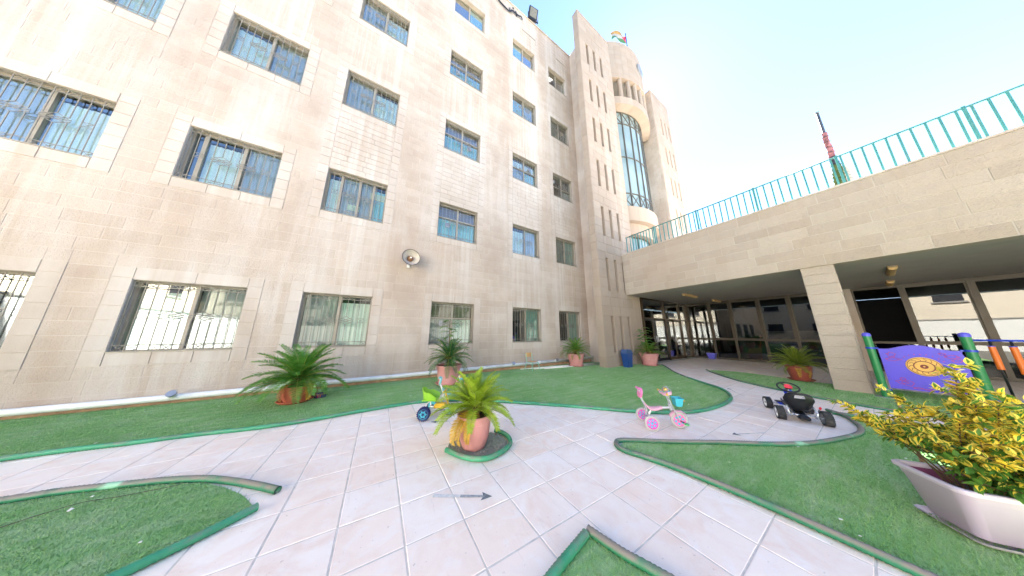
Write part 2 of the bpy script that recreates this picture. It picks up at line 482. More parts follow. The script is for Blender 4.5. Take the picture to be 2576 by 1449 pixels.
# paving: 0.41 m tiles on a grout bed, joints along the facade axes
pave = MB(); pave.box(-9, 16.45, -2.4, 5.89, -0.02, -0.0030)
pave_o = tag(pave.build('pavement', M['grout']), kind='structure')
TP = .4095
tiles = []
ix0 = int((-8.8-.305)/TP)
for i in range(ix0, int((16.4-.305)/TP)):
    for j in range(int((-2.3-1.06)/TP), int((5.85-1.06)/TP)):
        x0 = .305+i*TP; y0 = 1.06+j*TP
        if x0+TP > 16.42 or y0+TP > 5.88: continue
        cor = [(x0+.06,y0+.06),(x0+TP-.06,y0+.06),(x0+TP-.06,y0+TP-.06),(x0+.06,y0+TP-.06),(x0+TP/2,y0+TP/2)]
        if any(all(inside(c, P) for c in cor) for P in POLY.values()): continue
        z = in_view((x0+TP/2, y0+TP/2, 0), .08)
        tiles.append((z if z else 99, x0, y0))
tiles.sort()
def tile_mesh(k):
    m = MB(); h = TP/2-.0035-.001*k; c = .004; t_ = .0
    vs_ = [(-h,-h,-.012),(h,-h,-.012),(h,h,-.012),(-h,h,-.012),(-h,-h,-.003),(h,-h,-.003),(h,h,-.003),(-h,h,-.003),(-h+c,-h+c,t_),(h-c,-h+c,t_),(h-c,h-c,t_),(-h+c,h-c,t_)]
    m.add(vs_, [(8,9,10,11)]+[(i,(i+1)%4,4+(i+1)%4,4+i) for i in range(4)]+[(4+i,4+(i+1)%4,8+(i+1)%4,8+i) for i in range(4)])
    return m
tms = [tile_mesh(k).mesh('tile', M['tile'], fix=False) for k in range(3)]
for k, (z, x0, y0) in enumerate(tiles[:300]):
    link('tile', tms[k % 3], pave_o, (x0+TP/2, y0+TP/2, random.uniform(-.0016,.0012)), (random.uniform(-.004,.004), random.uniform(-.004,.004), random.choice((0,pi/2,pi))))
b = MB()
for z, x0, y0 in tiles[300:]:
    b.rnd = random.random()
    t = tile_mesh(0); b.add([(x+x0+TP/2, y+y0+TP/2, zz) for x,y,zz in t.v], t.f)
tag(b.build('tile_field', M['tile'], pave_o, fix=False), kind='stuff')

# turf: a mat of fibres on each patch
def turf_patch(poly, label, mat, dens=1.0, seed=1):
    import bmesh
    rg = random.Random(seed)
    bm = bmesh.new()
    vs_ = [bm.verts.new((x, y, .010)) for x, y in poly]
    f = bm.faces.new(vs_); bmesh.ops.recalc_face_normals(bm, faces=[f])
    if f.normal.z < 0: f.normal_flip()
    bmesh.ops.triangulate(bm, faces=bm.faces[:])
    me = bpy.data.meshes.new('turf'); bm.to_mesh(me); bm.free(); me.materials.append(mat)
    o = tag(link('turf', me), label, 'turf', kind='stuff')
    xs = [p[0] for p in poly]; ys = [p[1] for p in poly]
    m = MB(); cell = .25
    x = min(xs)
    while x < max(xs):
        y = min(ys)
        while y < max(ys):
            zz = in_view((x+cell/2, y+cell/2, 0), .05)
            if zz:
                nb = int(cell*cell*dens*min(8000, 26000/max(.5, zz)**1.25))
                for _ in range(nb):
                    px, py = x+rg.random()*cell, y+rg.random()*cell
                    if not inside((px,py), poly): continue
                    px += rg.uniform(-.014,.014); py += rg.uniform(-.014,.014); a = rg.random()*2*pi; wd = .0028*(1+zz*.12); h = rg.uniform(.010,.022); l = rg.uniform(-.012,.012); l2 = rg.uniform(-.012,.012)
                    bb = len(m.v)
                    m.v += [(px-wd*cos(a),py-wd*sin(a),.009),(px+wd*cos(a),py+wd*sin(a),.009),(px+l,py+l2,.009+h)]
                    m.f.append((bb,bb+1,bb+2)); m.m.append(0); m.r.append(rg.random())
            y += cell
        x += cell
    if m.f: tag(m.build('turf_fibres', mat, o, fix=False), kind='stuff')
    return o
turf_patch(POLY['facade'], 'long strip of green artificial turf along the stone facade', M['turf'], .8, 1)
TL_ = turf_patch(POLY['left'], 'green turf island at the lower left with a dark seam', M['turf'], 1, 2)
seam = MB(); sp = catmull([(-3.2,3.1,.0),(-2.6,3.32,0),(-2.18,3.51,0),(-2.12,3.56,0),(-1.95,3.64,0),(-1.82,3.61,0),(-1.68,3.59,0),(-1.42,3.57,0)], .03)
rg = random.Random(4)
for i in range(len(sp)-1):
    a, c = sp[i], sp[i+1]; n_ = Vector((-(c-a).y, (c-a).x, 0)).normalized(); w_ = rg.uniform(.0015,.005)
    seam.add([a-n_*w_+Vector((0,0,.024)), c-n_*w_+Vector((0,0,.024)), c+n_*w_+Vector((0,0,.026)), a+n_*w_+Vector((0,0,.026))], [(0,1,2,3)])
seam.build('turf_seam', M['soil'], TL_)
turf_patch(POLY['right'], 'pointed green turf island under the lilac planter trough', M['turf'], 1, 3)
turf_patch(POLY['near'], 'small turf corner at the very bottom of the picture', M['turf'], 1, 4)
turf_patch(POLY['back'], 'dark green turf tongue in front of the stone column', M['turf'], .8, 5)
turf_patch(BED, 'worn grey turf bed round the centre pot', M['turf_grey'], .8, 6)

# edging hoses
def hose(pts, label, r=.028, z=None, ridged=True, mat='hose_worn'):
    z = r if z is None else z
    P = catmull([(x, y, z) for x, y in pts], .0145)
    rg = random.Random(len(P))
    rr = [r + (.0022 if (i % 2 == 0) else -.0016)*(1 if ridged else .2) for i in range(len(P))]
    P = [p + Vector((0, 0, .004*sin(i*.031) + rg.uniform(-.0004,.0004))) for i, p in enumerate(P)]
    m = MB(); m.tube(P, rr, 10, caps=False)
    # hollow ends
    for e, s_ in ((0, 1), (-1, -1)):
        q = [P[e], P[e] + (P[e+s_*3]-P[e])*1.5] if e == 0 else [P[e] + (P[e-3]-P[e])*1.5, P[e]]
        m.tube(q, r*.82, 10, caps=True)
    o = m.build('edging_hose', M[mat], smooth=True, fix=False)
    return tag(o, label, 'hose', 'green edging hoses round the turf')
hose([(x, y-.03) for x, y in T_FACADE[:26]], 'long green hose edging the turf strip along the facade', mat='hose')
hose([(7.98,2.69),(8.49,3.23),(9.29,3.93),(10.42,4.71),(11.0,5.15)], 'dark thin hose edging the turf towards the glass entrance', .02)
hose([(-6,4.58),(-4,4.28)]+[(-2.51,4.0),(-2.24,3.95),(-1.78,3.80),(-1.51,3.70),(-1.25,3.56),(-1.02,3.38),(-.81,3.19),(-.62,3.0)], 'worn hose with an open end over the lower left turf')
hose([(-.69,2.82),(-.9,2.655),(-1.12,2.515),(-1.6,2.2),(-2.6,1.58)], 'straight green hose along the bottom edge of the lower left turf', mat='hose')
hose([(.84,2.90),(.95,2.68),(1.06,2.545),(1.2,2.48),(1.39,2.515),(1.54,2.60),(1.61,2.69),(1.645,2.82),(1.635,2.96),(1.58,3.07)], 'bright green hose curled round the centre pot', ridged=False, mat='hose')
hose(list(reversed(T_RIGHT_LO))[:-1]+[(2.665,1.84),(2.74,1.945),(2.90,1.945)]+[(x, y+.02) for x, y in T_RIGHT_UP[3:]], 'corrugated hose looping round the pointed turf island on the right')
hose([(7.02,.62),(7.09,.35),(7.09,-.4),(7.08,-3)], 'dark hose behind the yellow bush, next to the pedal kart', .026)
hose([(1.385,1.285),(1.22,1.25),(1.05,1.215),(.6,1.11)], 'left hose of the small turf corner at the bottom', mat='hose')
hose([(1.425,1.30),(1.475,1.08),(1.53,.93),(1.66,.58)], 'right ribbed hose of the small turf corner at the bottom')
hose([(x-.02, y) for x, y in T_BACK_LO], 'dark green hose along the turf tongue before the column', .024)

# litter on the turf
b = MB(); rg = random.Random(11)
for _ in range(150):
    x, y = rg.uniform(-4, 9.5), rg.uniform(1.9, 7.3)
    if not inside((x,y), POLY['facade']): continue
    s_ = rg.uniform(.006, .020); a = rg.random()*6; T = TR((x,y,.030), (rg.uniform(-.4,.4), rg.uniform(-.4,.4), a))
    b.prism([(-s_,-s_*.4),(s_*.3,-s_*.6),(s_,.1*s_),(s_*.2,s_*.7)], 0, .002, T)
for x, y, s_ in ((-1.93,3.53,.022),(-1.94,3.70,.016),(-1.21,2.78,.014),(4.57,.72,.014),(3.12,.37,.016),(2.99,.29,.010),(3.4,1.05,.008),(5.2,.05,.012)):
    T = TR((x,y,.032), (0,.1,rg.random()*6)); b.prism([(-s_,-s_*.4),(s_*.5,-s_*.5),(s_,.2*s_),(-s_*.2,s_*.6)], 0, .003, T)
tag(b.build('litter', M['white'], fix=False), 'tiny scraps of paper and leaf scattered over the turf', 'litter', kind='stuff')

# painted arrows on the paving
M['paint_dark'] = plain('worn_arrow_paint', (.16,.18,.19), .9, var=.4, scale=40, dirt=((.62,.58,.54),.85))
M['paint_pale'] = plain('faded_arrow_paint', (.68,.66,.63), .9, var=.15, scale=30, dirt=((.84,.76,.70),.95))
M['paint_mid'] = plain('half_worn_arrow_paint', (.36,.37,.37), .9, var=.3, scale=35, dirt=((.80,.72,.65),.9))
def arrow(tail, tip, label, w_=.026, head=.095):
    tail = Vector((*tail,0)); tip = Vector((*tip,0)); d = (tip-tail).normalized(); n = Vector((-d.y,d.x,0)); L = (tip-tail).length
    root = thing('painted_arrow', label, 'arrow marking', (tail.x, tail.y, .0045), group='worn arrows painted on the paving')
    hb = d*(L-head)
    m = MB(); m.add([hb-n*head*.52, tip-tail, hb+n*head*.52, hb+d*head*.18], [(0,1,2,3)]); m.build('arrow_head', M['paint_dark'], root)
    m = MB(); m.add([n*w_*.8, -n*w_*.8, hb*.55-n*w_*.6, hb*.55+n*w_*.6], [(0,1,2,3)]); m.build('arrow_shaft', M['paint_pale'], root)
    m = MB(); m.add([hb*.56+n*w_*.6, hb*.56-n*w_*.6, hb+d*head*.17-n*w_*.5, hb+d*head*.17+n*w_*.5], [(0,1,2,3)]); m.build('arrow_shaft', M['paint_mid'], root)
arrow((.56,2.25), (1.0,1.975), 'faded arrow with black head on the paving before the centre pot')
arrow((1.30,3.73), (.86,3.93), 'grey painted arrow beside the lime green tricycle wheel', .02, .1)
arrow((4.9,1.05), (4.42,1.28), 'thin worn arrow on the paving left of the pedal kart', .012, .09)
arrow((7.2,1.75), (7.9,2.2), 'faint arrow on the path between the two back turf patches', .012, .1)

# ================================================================== stone laying
def lay(u0, u1, z0, z1, ch, lmin, lmax, holes=(), seed=1, zoff=0.0, gap=.010):
    """courses of blocks over a rectangle, leaving the holes free: list of (u0,u1,z0,z1)"""
    rg = random.Random(seed); out = []
    z = z0 - zoff
    while z < z1 - .02:
        a, c = max(z, z0), min(z+ch, z1)
        if c-a > .03:
            hs = [h for h in holes if h[2] < c-.015 and h[3] > a+.015]
            def run(p, q, za, zb):
                if q-p < .03 or zb-za < .03: return
                u = p
                first = True
                while u < q-.02:
                    L = rg.uniform(lmin, lmax)*(rg.uniform(.35,1) if first else 1); first = False
                    e = u+L
                    if q-e < lmin*.6: e = q
                    out.append((u+gap/2, min(e,q)-gap/2, za+gap/2, zb-gap/2)); u = e
            cuts = sorted(hs, key=lambda h: h[0]); p = u0
            for h in cuts:
                run(p, min(max(h[0],u0),u1), a, c); p = max(p, h[1])
                if h[2] > a+.03: run(max(h[0],u0), min(h[1],u1), a, h[2])
                if h[3] < c-.03: run(max(h[0],u0), min(h[1],u1), h[3], c)
            run(p, u1, a, c)
        z += ch
    return out

def block_proto(seed, rough=.35, nx=4, nz=2):
    rg = random.Random(seed); vs_ = []; fs = []
    for j in range(nz+1):
        for i in range(nx+1):
            edge = i in (0,nx) or j in (0,nz)
            x = -.5+i/nx; z = -.5+j/nz
            if edge: y = -.62
            else: y = -1+rg.uniform(-rough,rough)*.5
            x += 0 if i in (0,nx) else rg.uniform(-.03,.03)
            vs_.append((x, y, z))
    for j in range(nz):
        for i in range(nx):
            a = j*(nx+1)+i; fs.append((a, a+1, a+nx+2, a+nx+1))
    per = [i for i in range(nx+1)] + [(j+1)*(nx+1)-1 for j in range(1,nz+1)] + [nz*(nx+1)+i for i in range(nx-1,-1,-1)] + [j*(nx+1) for j in range(nz-1,0,-1)]
    base = len(vs_)
    for k in per: x, y, z = vs_[k]; vs_.append((x, 0, z))
    n = len(per)
    for k in range(n): fs.append((per[k], base+k, base+(k+1)%n, per[(k+1)%n]))
    return vs_, fs
PROTO_R = [block_proto(s_, .5) for s_ in range(6)]
PROTO_S = [block_proto(s_+50, .04, 2, 1) for s_ in range(3)]
for k, (v_, f_) in enumerate(PROTO_S):       # smooth dressed blocks: flat face, thin arris
    PROTO_S[k] = ([(x*(.985 if y < -.3 else 1), (-1 if y < -.3 else y), z*(.985 if y < -.3 else 1)) for x, y, z in v_], f_)

def place_blocks(parent, rects, frame, depth, mat, protos, name='stone', limit=300, rest='stone_courses', force_joined=False):
    """frame: (origin, angle) -> the wall's u axis turned about Z; blocks stand proud towards local -Y"""
    org, ang = frame; ca, sa = cos(ang), sin(ang)
    ranked = []
    for k, (a, b_, c, d) in enumerate(rects):
        u = (a+b_)/2; z = (c+d)/2
        p = (org[0]+u*ca, org[1]+u*sa, z)
        dep = in_view(p, .02)
        ranked.append((((b_-a)*(d-c)/dep**2) if dep else -1, k))
    ranked.sort(reverse=True)
    single = set() if force_joined else {k for s_, k in ranked[:limit] if s_ > 0}
    mes = None; m = MB(); rg = random.Random(len(rects))
    for k, (a, b_, c, d) in enumerate(rects):
        u = (a+b_)/2; z = (c+d)/2; pr = rg.randrange(len(protos)); dp = depth*rg.uniform(.85,1.15)
        if k in single:
            if mes is None:
                mes = []
                for v_, f_ in protos:
                    t = MB(); t.add(v_, f_); mes.append(t.mesh(name, mat))
            link(name, mes[pr], parent, (org[0]+u*ca, org[1]+u*sa, z), (0,0,ang), (b_-a, dp, d-c))
        else:
            v_, f_ = protos[pr]; m.rnd = rg.random()
            vv = []
            for x, y, zz in v_:
                X = u+x*(b_-a); Y = y*dp
                vv.append((org[0]+X*ca-Y*sa, org[1]+X*sa+Y*ca, z+zz*(d-c)))
            m.add(vv, f_)
    if m.f: tag(m.build(rest, mat, parent, fix=False), kind='stuff')

def wall_with_holes(m, u0, u1, z0, z1, holes, put):
    """rectangles round the holes; put(u0,u1,z0,z1)"""
    zs = sorted({z0, z1} | {h[2] for h in holes} | {h[3] for h in holes})
    zs = [z for z in zs if z0 <= z <= z1]
    for a, c in zip(zs, zs[1:]):
        hs = sorted([h for h in holes if h[2] < c-1e-4 and h[3] > a+1e-4]); p = u0
        for h in hs:
            if h[0] > p+1e-4: put(p, h[0], a, c)
            p = max(p, h[1])
        if p < u1-1e-4: put(p, u1, a, c)

# ================================================================== main school building
FY = 7.6
COLS = [(-6.95,-5.39),(-4.40,-2.82),(-1.83,-.28),(1.42,2.96),(4.66,6.18),(7.26,8.72)]
ROWS = [(1.02,2.46),(4.87,6.28),(8.67,10.12),(12.53,13.95),(16.39,17.77)]
ROOF = 20.27
school = thing('school_building', 'five storey pale limestone school block with barred windows', 'building', (0,0,0))
holes = [(c[0],c[1],r_[0],r_[1]) for c in COLS for r_ in ROWS]
b = MB()
wall_with_holes(b, -12, 11.0, -.05, ROOF, holes, lambda a, c, d, e: b.box(a, c, FY+.03, FY+.34, d, e))
b.box(-12, -11.7, FY+.342, FY+8, -.05, ROOF); b.box(-12, 11, FY+.342, FY+8, ROOF-.9, ROOF-.7); b.box(-12, 11, FY+7.7, FY+8, -.05, ROOF)
b.build('wall', M['mortar'], school)
b = MB(); b.box(-12.02, 9.3, FY-.03, FY+.36, ROOF, ROOF+.05); b.build('coping', M['smooth_stone'], school)
b = MB(); b.box(-12, 9.29, FY-.005, FY+.029, -.05, .10); b.build('plinth', M['plinth'], school)
# surround areas: each window has a dressed frame; second and third storeys of the right columns are joined by a panel
SUR = []
for ci, c in enumerate(COLS):
    for ri, r_ in enumerate(ROWS):
        z1 = r_[1]+.25; z0 = r_[0]-.24
        if ri == 1 and ci >= 2: z1 = ROWS[2][0]-.241
        SUR.append((c[0]-.25, c[1]+.25, z0, z1))
rects = lay(-12, 9.28, .10, ROOF-.01, .2675, .38, .82, SUR, 3, zoff=.0925, gap=.016)
place_blocks(school, rects, ((0,FY+.03,0), 0.0), .007, M['stone'], PROTO_R)
# dressed stones: jambs, lintels, sills and the panels between two storeys
dress = []
for ci, c in enumerate(COLS):
    for ri, r_ in enumerate(ROWS):
        g = .004
        for a, e in ((c[0]-.25, c[0]), (c[1], c[1]+.25)):
            top = r_[1]+.25 if not (ri == 1 and ci >= 2) else ROWS[2][0]-.241
            z = r_[0]-.24; k = 0
            while z < top-.02:
                h = min(.285, top-z)
                if top-(z+h) < .08: h = top-z
                dress.append((a+g, e-g, z+g, z+h-g)); z += h
        n = 3; W_ = (c[1]-c[0])/n
        for k in range(n): dress.append((c[0]+k*W_+g, c[0]+(k+1)*W_-g, r_[0]-.24+g, r_[0]-g))
        if not (ri == 1 and ci >= 2):
            for k in range(2): dress.append((c[0]+k*(c[1]-c[0])/2+g, c[0]+(k+1)*(c[1]-c[0])/2-g, r_[1]+g, r_[1]+.25-g))
        else:
            dress += lay(c[0], c[1], r_[1], ROWS[2][0]-.241, .19, .42, .62, (), ci*7, gap=.006)
place_blocks(school, dress, ((0,FY+.03,0), 0.0), .012, M['smooth_stone'], PROTO_S, name='dressed_stone', rest='dressed_stones')
# ---- windows
def curtain(u0, u1, z0, z1, y, fold=.018, nf=9):
    m = MB(); n = nf*4; vs_ = []
    for i in range(n+1):
        x = u0+(u1-u0)*i/n; yy = y+fold*sin(i*pi/2+.6*sin(i))
        vs_ += [(x,yy,z0),(x,yy,z1)]
    m.add(vs_, [(2*i,2*i+2,2*i+3,2*i+1) for i in range(n)])
    return m
def grille_mesh(W_, H_):
    """white-painted security grille, origin at its lower left, in the XZ plane"""
    m = MB(); nb = 11; t_ = .011; xs = [W_*i/nb for i in range(nb+1)]; hb = .115
    B = lambda a, c, t=t_: m.bar((a[0],0,a[1]), (c[0],0,c[1]), t, t)
    for z in (0, hb, H_-hb, H_): B((0,z),(W_,z), .013)
    zm = H_*.5; g = .085
    trip = ((3,4,5),(6,7,8))
    broken = {i for t3 in trip for i in t3}
    for i, x in enumerate(xs):
        th = .016 if i in (0,nb) else t_
        if i in broken:
            k = .0
            mid = i in (4,7)
            B((x,0),(x,zm-(g*1.35 if mid else g*.75))); B((x,zm+(g*1.35 if mid else g*.75)),(x,H_))
        else: B((x,0),(x,H_), th)
    for a, c, d in trip:
        xa, xc, xd = xs[a], xs[c], xs[d]
        B((xa,zm+g*.75),(xd+.03,zm-g*.32)); B((xd,zm+g*.75),(xa-.03,zm-g*.32))
        B((xc,zm+g*1.35),(xd+.03,zm+g*.30 -.02)); B((xc,zm+g*1.35),(xa-.03,zm+g*.30-.02))
        B((xc,zm-g*1.35),(xd+.03,zm-g*.32)); B((xc,zm-g*1.35),(xa-.03,zm-g*.32))
        B((xa,zm-g*.75),(xd+.03,zm+g*.28)); B((xd,zm-g*.75),(xa-.03,zm+g*.28))
    for z0_, z1_ in ((0,hb),(H_-hb,H_)):
        for i in (0,3,4,6,7,10):
            B((xs[i],z0_),(xs[i+1],z1_), .008); B((xs[i],z1_),(xs[i+1],z0_), .008)
    for i in (1,9):
        za, zb = zm-.06, zm+.06
        B((xs[i],za),(xs[i+1],zb), .008); B((xs[i],zb),(xs[i+1],za), .008); B((xs[i],za),(xs[i+1],za), .008); B((xs[i],zb),(xs[i+1],zb), .008)
    return m
# what each window shows: list of panes (u fraction, z fraction) with what hangs behind
CUR = {'c':'cur_cyan','g':'cur_grey','B':'cur_blue','L':'cur_leaf'}
two = lambda a, c: [(0,.5,0,1,a),(.5,1,0,1,c)]
low = lambda a, c, d='b', zf=.62: [(0,.5,0,zf,a),(.5,1,0,zf,c),(0,.5,zf,1,d),(.5,1,zf,1,d)]
SPEC = {
 (0,0): two('d','d'), (1,0): two('c','g'), (2,0): two('g','c'), (3,0): low('g','c'), (4,0): two('d','L'), (5,0): two('d','L'),  # second and third windows: curtains added to tint panes in place of reflections
 (0,1): two('g','c'), (1,1): [(0,.13,0,1,'d'),(.13,.55,0,1,'c'),(.55,1,0,1,'g')], (2,1): [(0,.22,0,1,'c'),(.22,.52,0,1,'g'),(.52,.76,0,1,'g'),(.76,1,0,1,'B')], (3,1): low('B','B'), (4,1): two('c','g'), (5,1): two('g','L'),
 (0,2): two('c','c'), (1,2): two('c','g'), (2,2): two('g','c'), (3,2): low('B','B'), (4,2): [(0,.5,0,.55,'g'),(.5,1,0,.55,'B'),(0,.5,.55,1,'c'),(.5,1,.55,1,'c')], (5,2): [(0,.5,0,.5,'d'),(.5,1,0,.5,'g'),(0,.5,.5,1,'d'),(.5,1,.5,1,'d')],
 (0,3): two('c','g'), (1,3): two('g','c'), (2,3): two('g','c'), (3,3): low('B','B'), (4,3): two('B','g'), (5,3): two('g','d'),
 (0,4): two('b','B'), (1,4): two('b','B'), (2,4): two('b','B'), (3,4): two('b','B'), (4,4): two('B','b'), (5,4): two('d','b'),
}
gcache = {}
def window(ci, ri):
    c = COLS[ci]; r_ = ROWS[ri]; W_, H_ = c[1]-c[0], r_[1]-r_[0]
    top_c = in_view(((c[0]+c[1])/2, FY, r_[0]), .12)
    if not top_c: return
    x0, z0 = c[0], r_[0]; fy = FY+.17; ft = .045
    m = MB()
    for a, e, d, h in ((0,W_,0,ft),(0,W_,H_-ft,H_),(0,ft,ft,H_-ft),(W_-ft,W_,ft,H_-ft)):
        m.box(x0+a+.002, x0+e-.002, fy, fy+.09, z0+d+.002, z0+h-.002)
    m.box(x0-.01, x0+W_+.01, FY+.008, FY+.168, z0-.001, z0+.018)      # metal sill plate
    spec = SPEC[(ci,ri)]
    us = sorted({s_[1] for s_ in spec} - {1}); zs_ = sorted({s_[3] for s_ in spec} - {1})
    for u in us: m.box(x0+u*W_-.032, x0+u*W_+.032, fy+.012, fy+.08, z0+ft, z0+H_-ft)
    for z in zs_: m.box(x0+ft, x0+W_-ft, fy+.008, fy+.084, z0+z*H_-.022, z0+z*H_+.022)
    win = m.build('window', M['frame'], school)
    # dark room behind
    m = MB()
    m.add([(x0-.2,fy+.9,z0-.2),(x0+W_+.2,fy+.9,z0-.2),(x0+W_+.2,fy+.9,z0+H_+.2),(x0-.2,fy+.9,z0+H_+.2),
           (x0-.2,fy+.175,z0-.2),(x0+W_+.2,fy+.175,z0-.2),(x0+W_+.2,fy+.175,z0+H_+.2),(x0-.2,fy+.175,z0+H_+.2)],
          [(0,1,2,3),(0,4,5,1),(1,5,6,2),(2,6,7,3),(3,7,4,0)])
    m.build('room_interior', M['room'], win)
    for k, (ua, ub, za, zb, what) in enumerate(spec):
        a, e = x0+ua*W_+.034, x0+ub*W_-.034; d, h = z0+za*H_+.03, z0+zb*H_-.03
        if what == 'd' and ri == 4: pass
        m = MB(); m.box(a, e, fy+.040+.012*(k % 2), fy+.046+.012*(k % 2), d, h)
        m.build('pane', M['glass'], win)
        if what in CUR:
            drop = .12 if what in 'cB' and ri < 4 and zb == 1 else 0
            if what == 'g': cm_ = curtain(a, e, d, h, fy+.115, .008, 5)
            else: cm_ = curtain(a, e, d, h-drop*H_, fy+.12, .016, max(3, int((e-a)*11)))
            cm_.build('curtain', M[CUR[what]], win, smooth=True)
        elif what == 'b':
            m = MB(); n = max(3, int((h-d)/.055))
            for i in range(n):
                z = d+(h-d)*i/n
                m.box(a, e, fy+.085+.004*(i % 2), fy+.10, z, z+(h-d)/n-.002)
            m.build('shutter', M['blind'], win)
    if ri < 4:
        key = (round(W_,2), round(H_,2))
        if key not in gcache: gcache[key] = grille_mesh(W_-.03, H_-.03).mesh('grille', M['grille'], fix=False)
        link('grille', gcache[key], win, (x0+.015, FY+.075, z0+.022))
    if ci == 3 and ri < 4 or (ci, ri) in ((4,2),(5,2)):
        fx = {0:.27, 1:.26, 2:.72, 3:.25}.get(ri, .5) if ci == 3 else (.72 if ci == 4 else .14)
        fz = {0:.5, 1:.43, 2:.44, 3:.42}.get(ri, .5) if ci == 3 else .72
        T = TR((x0+fx*W_, fy+.03, z0+fz*H_))
        m = MB(); m.lathe([(.0,-.012),(.035,-.012),(.038,.0),(.075,.0),(.085,-.014),(.10,-.014),(.10,.008),(.0,.008)], 18, T, 'Y')
        m.build('exhaust_fan', M['grey_metal'], win)
    if (ci, ri) == (2,1):
        for (u, z, w_, h_) in ((.70,.62,.30,.17),(.36,.22,.20,.14),(.17,.30,.06,.12)):
            m = MB()
            for i in range(4): m.box(x0+u*W_, x0+(u+w_)*W_, fy+.090, fy+.096, z0+z*H_+i*h_*H_/4, z0+z*H_+(i+.78)*h_*H_/4)
            m.build('louvre_lamp', M['lamp_panel'], win)
    return win
for ci in range(6):
    for ri in range(5): window(ci, ri)

# narrow dressed labels on the parapet, as on the photo's roof edge
for x in (5.3, 7.95):
    m = MB(); m.box(x, x+1.0, FY-.012, FY+.004, 18.98, 19.02); m.box(x+.96, x+1.0, FY-.012, FY+.004, 18.6, 18.98); m.build('label_moulding', M['smooth_stone'], school)

# ================================================================== stair tower
TX, TY = 13.8, 9.5
tower = thing('stair_tower', 'curved stone stair tower with tall bowed glazing between slotted fin walls', 'building', (0,0,0))
SL = [18.42-2.71*k for k in range(7)]
def fin(x0, x1, y0, y1, ztop, slits, name, u_to=None):
    hs = []
    for k, zt in enumerate(SL):
        for s_ in slits: hs.append((s_, s_+.20, zt-1.58, zt))
    m = MB()
    wall_with_holes(m, x0, x1, -.05, ztop, hs, lambda a, c, d, e: m.box(a, c, y0+.022, y1-.002, d, e))
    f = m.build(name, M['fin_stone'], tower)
    return hs
LS = (8.70, 9.33, 9.97); RS = (17.55, 18.2, 18.85)
hsl = fin(8.15, 11.15, 5.88, 6.24, 20.6, LS, 'fin_wall')
hsr = fin(17.0, 19.45, 5.88, 6.24, 20.55, RS, 'fin_wall')
m = MB(); m.box(16.5, 16.998, 5.902, 9.2, 5.3, 20.55); m.build('fin_return', M['mortar'], tower)
m = MB(); m.box(9.3, 11.12, 6.242, FY+3, -.05, 20.42); m.box(11.121, 11.30, 5.93, 6.9, -.05, 3.19); m.box(11.122, 16.498, 8.0, FY+3.2, 5.3, 20.0); m.box(11.06, 11.148, 6.243, 7.9, 3.2, 20.5)
m.build('core_wall', M['mortar'], tower)
m = MB(); m.box(8.12, 11.16, 5.86, 6.26, 20.602, 20.64); m.box(16.48, 19.47, 5.86, 6.26, 20.555, 20.59); m.build('coping', M['fin_stone'], tower)
hz = hsl + [(10.02, 11.2, 3.18, 5.30)]
rl = lay(8.15, 11.15, 0, 20.6, .43, .55, 1.05, hz, 21, gap=.006)
rr_ = lay(16.5, 19.45, 5.3, 20.55, .43, .55, 1.05, hsr, 22, gap=.006)
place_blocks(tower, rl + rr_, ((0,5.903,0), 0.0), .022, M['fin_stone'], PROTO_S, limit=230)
re = lay(-6.24, -5.90, 0, 20.6, .43, .5, .6, (), 23, gap=.006)      # near end of the left fin, faces -X
place_blocks(tower, re, ((8.152,0,0), -pi/2), .020, M['fin_stone'], PROTO_S, limit=25, rest='fin_edge_stones')
re = lay(-8.0, -5.90, 5.3, 20.5, .30, .22, .34, (), 24)
place_blocks(tower, re, ((16.502,0,0), -pi/2), .03, M['stone'], PROTO_R, limit=45, rest='return_stones')
A0, A1 = -math.asin(2.64/4), math.asin(2.69/4)
def arc(R): return -math.asin(min(1, 2.64/R)), math.asin(min(1, 2.69/R))
m = MB(); rg = random.Random(5); z = 18.42
while z < 21.68:                                  # parapet drum in curved courses
    h = min(.41, 21.7-z); n = 12
    for k in range(n):
        m.rnd = rg.random(); a, e = A0+(A1-A0)*k/n, A0+(A1-A0)*(k+1)/n
        m.ring(TX, TY, 3.72, 4.0+rg.uniform(-.003,.003), a+.0010, e-.0010, z+.004, z+h-.002, 3)
    z += h
m.rnd = 0
m.build('drum_parapet', M['fin_stone'], tower)
m = MB(); m.ring(TX, TY, 2.6, 3.715, *arc(3.7), 18.44, 18.70, 20); m.build('loggia_ceiling', M['plaster'], tower)
a, e = A0, A1
m = MB(); n = 12
for k in range(n):
    m.rnd = rg.random()
    m.ring(TX, TY, 3.45, 4.0, a+(e-a)*k/n+.001, a+(e-a)*(k+1)/n-.001, 16.23, 16.8, 3)
m.build('loggia_band', M['fin_stone'], tower)
m = MB(); m.ring(TX, TY, 2.6, 3.44, *arc(3.44), 16.55, 16.75, 20); m.build('loggia_floor', M['plaster'], tower)
for X in (11.62, 12.24, 12.86, 13.48, 14.10, 14.72, 15.34, 15.96):
    an = math.asin((X-TX)/3.83)
    m = MB(); m.lathe([(.135,16.79),(.135,18.43)], 16, TR((TX+3.83*sin(an), TY-3.83*cos(an), 0)))
    m.build('loggia_column', M['fin_stone'], tower, smooth=True)
m = MB(); m.ring(TX, TY, 2.85, 2.87, *arc(2.87), 16.76, 18.43, 14); m.build('loggia_glass', M['glass_dark'], tower)
m = MB()
for k in range(9):
    an = -.8+1.6*k/8; T = TR((TX+2.9*sin(an), TY-2.9*cos(an), 0), (0,0,an)); m.box(-.03,.03,-.03,.03,16.76,18.43,T)
m.ring(TX, TY, 2.88, 2.93, *arc(2.93), 17.5, 17.56, 14); m.build('loggia_frame', M['frame_brown'], tower)
